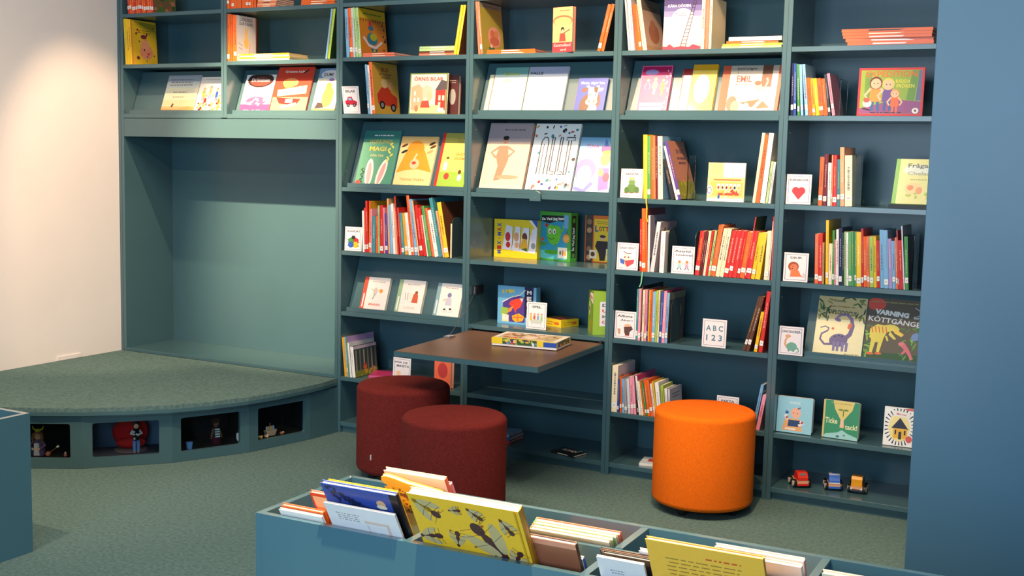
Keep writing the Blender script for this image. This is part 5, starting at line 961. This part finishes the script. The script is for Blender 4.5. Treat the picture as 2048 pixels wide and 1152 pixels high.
a = MB(); (lambda A: (A.rect(0,0,1,1,(226,190,50)), A.poly([(.05,.1),(.95,.1),(.9,.8),(.2,.9)],(130,50,40)), A.el(.5,.5,.2,.2,(200,110,60))))(Art(a, wr, wl)); mb.add([(x_, z_, .036-y_) for x_, y_, z_ in a.v], a.f, 'white'); mb.c[-len(a.f):] = a.c
mb.build('lid', 'print', o)
# green box standing turned at the right end
game_box(2.905, .035, zE, .09, .20, .10, 38, 'tall green game box standing turned at the right end of its shelf', (140,180,60), g_dom_f, left=g_dom_l)
# yellow puzzle box on the fold-down table
zl = lambda y: .600+(.0008)+(y-hy)*(hz-fz)/(hy-fy)
Pa = hitZ(983, 689, .599); Pb = hitZ(1113, 703, .594); Pc = hitZ(1152, 691, .599)
yw = math.degrees(math.atan2(Pb[1]-Pa[1], Pb[0]-Pa[0])); wA = math.hypot(Pb[0]-Pa[0], Pb[1]-Pa[1]); dB = math.hypot(Pc[0]-Pb[0], Pc[1]-Pb[1])
tilt = math.atan2(hz-fz, hy-fy)
o = empty('puzzle_box', (Pa[0], Pa[1], zl(Pa[1])+.004), (tilt, 0, math.radians(yw)), 'flat yellow and white puzzle box lying on the brown fold-down table', 'puzzle box')
o.rotation_euler = (Matrix.Rotation(tilt, 3, 'X') @ Matrix.Rotation(math.radians(yw), 3, 'Z')).to_euler()
MB().box(.001, .001, 0, wA-.001, dB-.001, .010, 'white').build('tray', 'print', o)
mb = MB(); hb = .034; mb.bbox(0, 0, .0085, wA, dB, hb, 'white', b=.001)
def pzf(A):
    A.rect(0,0,.17,1,(236,206,40)).rect(.17,0,.80,1,(60,90,50)).rect(.70,0,.80,1,(236,206,40)); R=random.Random(3)
    for i in range(26): A.el(R.uniform(.18,.69),R.uniform(.15,.85),R.uniform(.01,.03),R.uniform(.1,.3),R.choice([(214,90,60),(90,150,200),(230,190,60),(110,50,90),(160,200,90),'white']))
    A.rect(.80,.06,1,.86,(40,80,170)).rect(.80,.9,1,1,(236,206,40))
def pzr(A): A.rect(0,0,1,1,(236,206,40)).rect(.08,.05,.25,.85,(40,80,170)).rect(.25,.05,.9,.95,(60,90,50)); A.dots(12,[(214,90,60),(90,150,200),(230,190,60)],.28,.84,.1,.9,.02,.06,4)
def pzt(A):
    A.rect(0,0,1,1,(244,240,232)).rect(0,0,.9,.14,(240,215,60)).rect(.06,.1,.92,.9,(206,186,150)); A.dots(40,[(150,90,60),(180,150,60),(110,130,70),(200,120,80),(226,200,150)],.1,.88,.14,.86,.02,.06,8); A.rect(.40,.12,.62,.5,(226,206,180))
pzf(Art(mb, wA, hb-.0085, z0=.0085))
a = MB(); pzr(Art(a, dB, hb-.0085, z0=.0085)); mb.add([(wA-y_, x_, z_) for x_, y_, z_ in a.v], a.f, 'white'); mb.c[-len(a.f):] = a.c
a = MB(); pzt(Art(a, wA, dB)); mb.add([(x_, z_, hb-y_) for x_, y_, z_ in a.v], a.f, 'white'); mb.c[-len(a.f):] = a.c
mb.build('lid', 'print', o)
# ================================================================ toy cars
def toy_car(u, v, yaw, label, body, roof, kind):
    z = .0575; x, y = hitZ(u, v, z); o = empty('toy_car', (x, y, z), (0, 0, math.radians(yaw)), label, 'toy car', 'three wooden toy cars on the bottom shelf')
    L, Wd = .074, .040        # local -y is the nose
    o.scale = (1.22, 1.22, 1.22)
    c = MB(); c.prism([(-Wd/2,.010),(Wd/2,.010),(Wd/2,.026),(-Wd/2,.026)], -.034, .036, (230,170,130)); 
    c.build('wooden_chassis', 'plastic', o)
    b = MB()
    pr = [(-.0345,.0262),(-.0345,.036),(-.022,.054),(.004,.054),(.012,.0262)] if kind != 'truck' else [(-.0345,.0262),(-.034,.050),(-.028,.060),(.002,.060),(.006,.0262)]
    vs = [(-Wd/2+.002, y_, z_) for y_, z_ in pr]+[(Wd/2-.002, y_, z_) for y_, z_ in pr]; n = len(pr)
    b.add(vs, [tuple(range(n)), tuple(range(2*n-1, n-1, -1))]+[(i, i+n, (i+1) % n+n, (i+1) % n) for i in range(n)], body)
    b.box(-Wd/2, -.0365, .009, Wd/2, -.0345, .016, body if kind != 'truck' else 'dark')
    if kind == 'jeep': b.add([(-.012,-.0305,.0435),(.012,-.0305,.0435),(.009,-.0255,.051),(-.009,-.0255,.051)], [(0,1,2,3)], (110,110,110))
    if kind == 'police': b.box(-Wd/2+.0015, -.021, .0542, Wd/2-.0015, .003, .057, 'white').add([(-.017,-.0352,.031),(.017,-.0352,.031),(.016,-.0255,.050),(-.016,-.0255,.050)], [(0,1,2,3)], roof).box(-.018, -.0355, .0262, .018, -.034, .030, 'white').box(-.006, -.014, .0572, .006, -.006, .060, (60,110,200))
    b.build('cab', 'plastic', o)
    d = MB()
    if kind == 'truck': d.box(-.017, .0125, .0265, .017, .036, .044, (40,40,44))
    else: d.prism([(-.016,.0262),(.016,.0262),(.012,.046),(-.012,.046)], .013, .017, 'dark')
    d.build('load_bed', 'plastic', o)
    for sx_ in (-1, 1):
        for yy in (-.020, .024):
            w_ = MB(); w_.lathe([(.004,-.005),(.0135,-.005),(.0145,-.003),(.0145,.003),(.0135,.005),(.004,.005)], (sx_*.0255, yy, .0148), 'black', 24, 'x'); wo = w_.build('wheel', 'plastic', o, smooth=True)
            h_ = MB(); h_.lathe([(.0035,0),(.0095,0),(.0095,.0012),(.0035,.0012)], (sx_*.0255+(sx_*.005 if sx_ > 0 else -.0062), yy, .0148), 'cream', 20, 'x'); h_.build('hub_ring', 'plastic', wo)
    if kind == 'truck':
        for sx_ in (-1, 1): MB().ell((sx_*.017, -.036, .017), (.004, .003, .004), 'lightgrey', 10, 6).build('headlight', 'plastic', o)
    return o
toy_car(1599, 971, 33, 'red wooden toy car, leftmost on the bottom shelf', (222,50,34), 'red', 'jeep')
toy_car(1666, 977, 20, 'blue and white wooden toy car, between the red and the yellow one', (50,110,205), (50,110,205), 'police')
toy_car(1715, 983, 4, 'yellow wooden toy truck, rightmost of the toy cars', (244,166,24), 'yellow', 'truck')
# ================================================================ books in the long bin
def bin_book(x, y, zt, w, h, t, col, label, art=None, spine=None, lean=30, group='picture books leaning in the long bin', name='picture_book', zrot=0, side=1):
    """x, y, zt: top left corner (world) of the cover that faces the camera; the book leans towards the camera at the top"""
    la = math.radians(lean); z0 = zt-h*math.cos(la); y0 = y+h*math.sin(la)
    o = empty(name, (x, y0, z0), (0, 0, 0), label, 'book', group)
    o.rotation_euler = (Matrix.Rotation(BA, 3, 'Z') @ Matrix.Rotation(la, 3, 'X') @ Matrix.Rotation(math.radians(zrot), 3, 'Y')).to_euler()
    cover_book(o, w, h, t, col, spine=spine, art=art, side=side, hard=True); return o
def b_insect(A):
    A.rect(0,0,1,1,(240,190,40)); A = Art(A.mb, A.w, A.h*.62, z0=A.h*.38)
    def bug(x,z,s,r,c=(70,36,40)):
        a=math.radians(r); dx,dz=math.cos(a),math.sin(a); q=A.w/A.h
        A.el(x-dx*.05*s,z-dz*.05*s*q,.09*s,.022*s*q*1.2,c,r).el(x+dx*.06*s,z+dz*.06*s*q,.04*s,.03*s*q,c,r); A.el(x-dx*.02*s-dz*.05*s,z-dz*.02*s*q+dx*.05*s*q,.09*s,.03*s*q,(190,172,120),r+24).el(x-dx*.02*s+dz*.05*s,z-dz*.02*s*q-dx*.05*s*q,.09*s,.03*s*q,(190,172,120),r-24)
        for k in (-1,1):
            for j in (-.03,.03,.07): A.line([(x+dx*j*s,z+dz*j*s*q),(x+dx*(j+.02)*s-dz*.09*s*k,z+dz*(j+.02)*s*q+dx*.09*s*k*q)],.004,c)
    bug(.16,.80,1.2,-35); bug(.64,.50,1.9,125); bug(.12,.40,1.0,10); bug(.36,.44,.8,80); bug(.86,.72,.8,-60); bug(.88,.30,.9,60); bug(.26,.12,.8,0); bug(.42,.86,.5,10); bug(.60,.84,.7,-40); bug(.92,.06,.6,10); A.dots(10,[(150,60,40),(90,50,40)],.1,.95,.1,.9,.006,.014,5)
    A.words(.46,.20,.5,5,(150,120,20),.035,.008); A.rect(.955,0,.97,1,(200,160,24))
def b_blue(A):
    A.rect(0,0,1,1,(50,76,160)); A.rect(.90,0,1,1,(24,24,30)); R=random.Random(2)
    A.line([(.12,.93),(.35,.88),(.6,.80)],.02,(30,40,80))
    for i in range(44): A.el(.08+.012*i+R.uniform(-.03,.03),.93-.004*i+R.uniform(-.05,.05),.04,.012,(26,36,74),R.uniform(0,180),7)
    A.el(.76,.88,.06,.04,(214,170,130)).el(.76,.85,.07,.02,'cream')
def b_white(A): A.rect(0,0,1,1,(232,230,232)); A.words(.30,.90,.34,4,(120,120,125),.025,.008); A.rect(.52,.82,.86,.85,(226,196,180)).rect(.82,.5,.86,.85,(226,196,180)).rect(.54,.5,.56,.80,(214,205,200))
def b_giraffe(A):
    A.rect(0,0,1,1,(222,196,60)); A.dots(160,[(150,130,50),(190,160,50),(120,110,60)],.03,.97,.03,.97,.008,.02,5)
def b_brown(A): A.rect(0,0,1,1,(150,92,66)); A.rect(.1,0,.62,.62,(206,196,140)); A.rect(0,.94,1,1,(222,150,120))
def b_yellow(A): A.rect(0,0,1,1,(248,192,66)); A.words(.48,.86,.66,9,(165,130,50),.035,.010); A.words(.66,.91,.3,1,(210,80,40),.05,.012)
def b_text(A): A.rect(0,0,1,1,(230,228,230)); A.words(.4,.86,.3,2,(120,120,125),.03,.010)
TL30 = math.tan(math.radians(30))
CMP = ((3.142, 3.556), (3.590, 4.014), (4.052, 4.470), (4.508, 4.95))
def place_bin(uL, uR, vL, row, ds, t, col, label, **k):
    """a book leaning 30 degrees towards the camera; ds = distance of its front plane (at rim height) behind the panel or rail it leans on"""
    base = -2.524 if row == 'f' else -2.3165; Y0 = base
    for _ in range(3):
        n = Vector((0, 1, TL30)); o = Vector((0, Y0+ds, .5)); d = ray(uL, vL); tt_ = (o-CAM).dot(n)/d.dot(n); P = CAM+d*tt_
        Y0 = base+(P.x-3.112)*math.tan(BA)
    x2 = xat(uR, P.y, P.z); c = min(CMP, key=lambda q: abs((q[0]+q[1])/2-(P.x+x2)/2)); xl = max(P.x, c[0]); x2 = min(x2, c[1])
    if 'zt' in k: P.z = k.pop('zt')
    h = (P.z-.3309)/math.cos(math.radians(30)); yt = Y0+ds-(P.z-.5)*TL30
    k.setdefault('group', 'picture books leaning in the front row of the long bin' if row == 'f' else 'books in the rear row of the long bin')
    return bin_book(xl, yt, P.z, x2-xl, h, t, col, label, **k)
place_bin(556, 640, 1018, 'f', .003, .008, 'white', 'low white book edge at the left end of the long bin')
place_bin(561, 643, 1010, 'f', .014, .010, 'orange', 'orange book edge at the left end of the long bin')
place_bin(645, 785, 1004, 'f', .003, .006, 'white', 'white book with small grey text, frontmost at the left of the bin', art=b_white)
place_bin(638, 805, 965, 'f', .027, .012, 'blue', 'blue picture book with dark branches and black spine in the bin', art=b_blue, spine='black')
place_bin(652, 790, 960, 'f', .043, .006, 'yellow', 'yellow book edge right behind the blue book in the bin')
place_bin(617, 700, 984, 'f', .052, .010, 'salmon', 'cream book with orange edge behind the blue book in the bin', art=lambda A: (A.rect(0,0,1,1,(214,70,40)), A.rect(.04,0,.96,.96,(240,205,140))))
place_bin(810, 1031, 985, 'f', .003, .022, 'cream', 'large yellow picture book covered with brown insects', art=b_insect, spine='gold')
place_bin(800, 900, 1003, 'f', .030, .010, 'red', 'white and red book peeking out left of the insect book', art=lambda A: (A.rect(0,0,1,1,(236,220,214)), A.rect(.6,0,1,.8,(214,60,50))))
place_bin(1052, 1147, 1073, 'f', .030, .012, 'brown', 'brown book with a pale label, right of the insect book', art=b_brown)
place_bin(1150, 1178, 1116, 'f', .045, .010, 'white', 'narrow white book with blue edge at the divider', spine='blue')
place_bin(1190, 1284, 1112, 'f', .003, .006, 'white', 'white back cover with two lines of text beside the big yellow book', art=b_text)
for i, (u, c) in enumerate(((1203, 'black'), (1200, 'brown'), (1197, 'dark'))):
    place_bin(u, 1300, 1105-i*3.5, 'f', .024+.0105*i, .008, c, f'{["black","brown","dark grey"][i]} book, {["foremost","middle","rearmost"][i]} of the dark trio left of the big yellow book')
place_bin(1287, 1521, 1077, 'f', .011, .010, 'gold', 'big plain yellow back cover with lines of text', art=b_yellow)
place_bin(1275, 1330, 1101, 'f', .056, .010, 'white', 'white book edge just left of the big yellow cover')
place_bin(1640, 1740, 1146, 'f', .003, .012, 'cream', 'cream book cut by the lower edge of the photo')
place_bin(765, 905, 940, 'r', .036, .014, 'cream', 'tall cream and pink book standing highest in the rear of the bin', art=lambda A: (A.rect(0,0,1,1,(238,214,196)),), spine='salmon')
place_bin(846, 925, 961, 'r', .054, .012, 'pink', 'pink book right behind the tall cream one in the bin')
# animal-shaped book: a shaped cover
n = Vector((0, 1, TL30)); o_ = Vector((0, -2.3165+.012, .5)); d = ray(757, 950); P = CAM+d*((o_-CAM).dot(n)/d.dot(n)); w_ = xat(884, P.y, P.z)-P.x; h_ = (P.z-.3309)/math.cos(math.radians(30)); la = math.radians(30)
w_ = min(w_, 3.552-P.x)
o = empty('picture_book', (P.x, P.y+h_*math.sin(la), .3309), (la, 0, 0), 'yellow spotted book cut in the outline of an animal', 'book', 'books in the rear row of the long bin')
o.rotation_euler = (Matrix.Rotation(BA, 3, 'Z') @ Matrix.Rotation(la, 3, 'X')).to_euler()
pts = [(0, .0), (w_, 0), (w_, h_*.90), (w_*.70, h_*.93), (w_*.45, h_*.95), (w_*.25, h_*.985), (w_*.1, h_), (w_*.02, h_*.985), (0, h_*.95), (w_*.02, h_*.91), (w_*.10, h_*.895), (w_*.04, h_*.87), (0, h_*.84)]
mb = MB(); mb.prism(pts, 0, .002, (222,196,60)); mb.prism(pts, .010, .012, (222,196,60)); A = Art(mb, w_, h_*.88); A.rect(.02,0,.98,1,(224,198,60)); A.dots(150,[(120,96,40),(150,120,44),(96,84,50)],.04,.96,.6,.99,.012,.026,5); A.poly([(.1,.96),(.4,.92),(.5,.84),(.3,.9),(.05,.92)],(120,80,50)); mb.build('cover', 'print', o)
mb = MB(); mb.prism([(px_*.995+.0003, pz*.99+.001) for px_, pz in pts], .0021, .0099, (236,228,208)); mb.build('page_block', 'paper', o)
for i, (c, sp) in enumerate((('cream', 'orange'), ('palegreen', 'orange'), ('cream', 'green'), ('salmon', 'green'))):
    place_bin(1058+3.5*i, 1215+7*i, 1057-5.6*i, 'r', .006+.0155*i, .012, c, f'{cname(c)} book with {sp} spine, {["foremost","second","third","rearmost"][i]} of four in the rear of the bin', spine=sp, side=0)
place_bin(1520, 1612, 1121, 'r', .003, .012, 'white', 'pale book in front of the wide white one in the rear of the bin')
place_bin(1427, 1605, 1092, 'r', .030, .012, 'white', 'wide white book in the rear of the bin, right section', spine='pink')
# ================================================================ little figures in the show windows
def doll(i, u, v, label, build, s=1.0, turn=0, depth=.09):
    P = inbox(i, u, v, depth); o = empty('doll', (P.x, P.y, .0455), (0, 0, fac_rot(i)+math.radians(turn)), label, 'doll'); build(o, s); return o
def d_king(o, s):
    b = MB(); b.lathe([(.0,0),(.028,0),(.030,.02),(.020,.055),(.012,.072)], (0,0,.0), (96,80,130), 20); b.prism([(-.010,.004),(.014,.004),(.010,.058),(-.008,.058)], -.031, -.018, 'lightgrey'); b.ell((0,0,.088), (.017,.016,.021), (190,150,120)); b.ell((0,-.016,.086), (.004,.004,.005), (200,150,120), 8, 6)
    for sx_ in (-1, 1): b.tube([(sx_*.016,0,.062),(sx_*.034,-.014,.046),(sx_*.016,-.032,.036)], [.007,.006,.005], (110,90,140)); b.ell((sx_*.013,-.034,.035), (.006,.005,.006), 'skin', 8, 6); b.ell((sx_*.006,-.0155,.092), (.002,.0015,.002), 'dark', 6, 4)
    b.build('body', 'felt', o, smooth=True)
    h = MB(); h.ell((0,.004,.096), (.021,.018,.020), (120,84,60)); 
    for sx_ in (-1, 1): h.tube([(sx_*.017,-.004,.10),(sx_*.021,-.008,.078),(sx_*.018,-.010,.058)], [.007,.007,.004], (120,84,60))
    h.build('hair', 'felt', o, smooth=True)
    k = MB(); k.ell((0,0,.112), (.012,.012,.008), (190,180,40))
    for sx_ in (-1, 1): k.tube([(sx_*.006,0,.114),(sx_*.020,0,.118),(sx_*.024,0,.132)], [.004,.0035,.002], (200,190,40))
    k.build('horned_cap', 'felt', o, smooth=True)
def d_dancer(o, s):
    b = MB(); b.lathe([(.0,.060),(.014,.060),(.015,.072),(.012,.095),(.016,.108),(.006,.114)], (0,0,0), (30,30,34), 16)
    for sx_ in (-1, 1): b.tube([(sx_*.007,0,.064),(sx_*.009,0,.034),(sx_*.008,-.002,.006)], [.008,.007,.006], (90,130,190)); b.ell((sx_*.008,-.006,.004), (.005,.009,.004), (220,150,110), 8, 6); b.tube([(sx_*.013,0,.106),(sx_*.024,-.008,.092),(sx_*.008,-.020,.090)], [.005,.0045,.004], (200,200,205))
    b.ell((0,0,.126), (.012,.012,.014), (214,170,140)); b.build('body', 'felt', o, smooth=True)
    R = random.Random(3); p = MB()
    for _ in range(14): a = R.uniform(0, 6.28); p.ell((.0135*math.cos(a), .0135*math.sin(a), R.uniform(.066,.106)), (.004,.004,.005), 'lightgrey', 6, 4)
    p.build('spotted_blouse', 'felt', o); h = MB(); h.ell((0,.004,.131), (.015,.013,.014), 'dark'); h.build('hair', 'felt', o, smooth=True)
def d_dark(o, s):
    b = MB(); b.lathe([(.0,0),(.024,0),(.018,.04),(.013,.075),(.006,.082)], (0,0,0), (70,24,44), 18); b.ell((0,0,.096), (.014,.014,.017), (110,70,56)); b.ell((0,-.013,.094), (.003,.003,.004), (120,76,60), 6, 4)
    for sx_ in (-1, 1): b.tube([(sx_*.012,0,.074),(sx_*.022,-.004,.050),(sx_*.026,-.006,.028)], [.005,.0045,.004], (130,90,64)); b.ell((sx_*.005,-.013,.099), (.002,.0015,.002), 'white', 6, 4)
    b.build('body', 'felt', o, smooth=True)
    t_ = MB(); 
    for k in range(4): t_.box(-.011, -.0225+.0018*k, .036+.011*k, .011, -.0165+.0018*k, .042+.011*k, (170,200,205))
    t_.build('striped_shirt', 'felt', o); h = MB(); h.ell((0,.003,.108), (.021,.019,.016), (70,44,34)); h.build('hair', 'felt', o, smooth=True)
doll(4, 77, 912, 'long-haired doll with a yellow horned cap, in the leftmost show window', d_king, depth=.07)
P = inbox(4, 92, 905, .034); o = empty('toy_guitar', (P.x, P.y, .0525), (0, math.radians(52), fac_rot(4)), 'tiny guitar held by the doll with the horned cap', 'toy guitar')
MB().ell((0, 0, .012), (.010, .003, .012), (190,110,70)).build('guitar_body', 'plastic', o, smooth=True); MB().box(-.002, -.002, .020, .002, .001, .062, (120,70,50)).build('guitar_neck', 'plastic', o); MB().box(-.004, -.002, .0605, .004, .001, .072, 'white').build('guitar_head', 'plastic', o)
P = inbox(4, 131, 912, .04); tag(MB().ell((P.x, P.y, .0535), (.007,.007,.008), (220,140,130)).ell((P.x, P.y, .064), (.004,.004,.004), 'white', 8, 6).build('toy_mushroom', 'felt', smooth=True), 'tiny pink ornament at the right of the leftmost show window', 'ornament')
P = inbox(3, 262, 905, .12)
mb = MB(); mb.lathe([(.0, 0), (.072, 0), (.074, .003), (.0, .004)], (P.x+.0, P.y, .0457), (150,130,130), 40); o = mb.build('round_rug', 'felt', smooth=True); tag(o, 'small round patterned rug in the second show window', 'rug')
ch = empty('toy_armchair', (P.x, P.y, .0505), (0, 0, fac_rot(3)), 'round red toy armchair in the second show window', 'toy armchair')
MB().ell((0, .022, .075), (.080, .032, .0745), (190,30,34), 28, 18).build('shell_back', 'felt', ch, smooth=True); MB().ell((0, -.006, .030), (.066, .026, .026), (205,40,40), 24, 14).build('seat_cushion', 'felt', ch, smooth=True)
doll(3, 273, 912, 'doll in blue trousers and spotted blouse before the red armchair', d_dancer, depth=.050)
doll(2, 432, 893, 'dark-haired doll in a striped shirt, in the third show window', d_dark, depth=.07)
P = inbox(2, 379, 900, .04); bk = MB(); bk.lathe([(.0,0),(.012,0),(.016,.030),(.014,.030),(.011,.002),(.0,.002)], (P.x, P.y, .0457), (90,140,205), 24); tag(bk.build('toy_bucket', 'plastic', smooth=True), 'small light blue bucket in the third show window', 'toy bucket')
P = inbox(2, 477, 888, .05); tag(MB().ell((P.x, P.y, .072), (.012,.010,.026), 'white').ell((P.x, P.y+.003, .092), (.013,.010,.012), 'dark').build('toy_penguin', 'felt', smooth=True), 'small white and black figure at the right edge of the third show window', 'toy figure')
P = inbox(1, 540, 875, .06); o = empty('toy_boat', (P.x, P.y, .0457), (0, 0, fac_rot(1)), 'tiny wooden boat full of small figures in the rightmost show window', 'toy boat')
MB().prism([(-.022,0),(.022,0),(.034,.026),(-.030,.026)], -.012, .012, (214,180,150)).build('hull', 'plastic', o); MB().tube([(.0,0,.026),(.0,0,.060)], .0022, (170,130,90)).build('mast', 'plastic', o)
R = random.Random(8)
for k in range(4): MB().ell((-.020+.013*k, 0, .036), (.006,.006,.011), [(190,200,215),(220,190,90),(200,150,130),(150,170,200)][k], 10, 8).build('crew_figure', 'felt', o, smooth=True)
for k, (u, v, c) in enumerate(((520, 880, 'tan'), (532, 878, (220,180,140)), (563, 872, (226,140,100)))):
    P = inbox(1, u, v, .03); o = MB().ell((P.x, P.y, .0535), (.014 if k < 2 else .009, .007, .0075), c).ell((P.x+.010, P.y, .060), (.006,.005,.005), c, 8, 6).build('toy_animal', 'plastic', smooth=True)
    tag(o, ['pale wooden toy animal at the left end of the rightmost show window', 'light wooden toy animal just left of the tiny boat', 'reddish wooden toy animal right of the tiny boat'][k], 'toy animal')
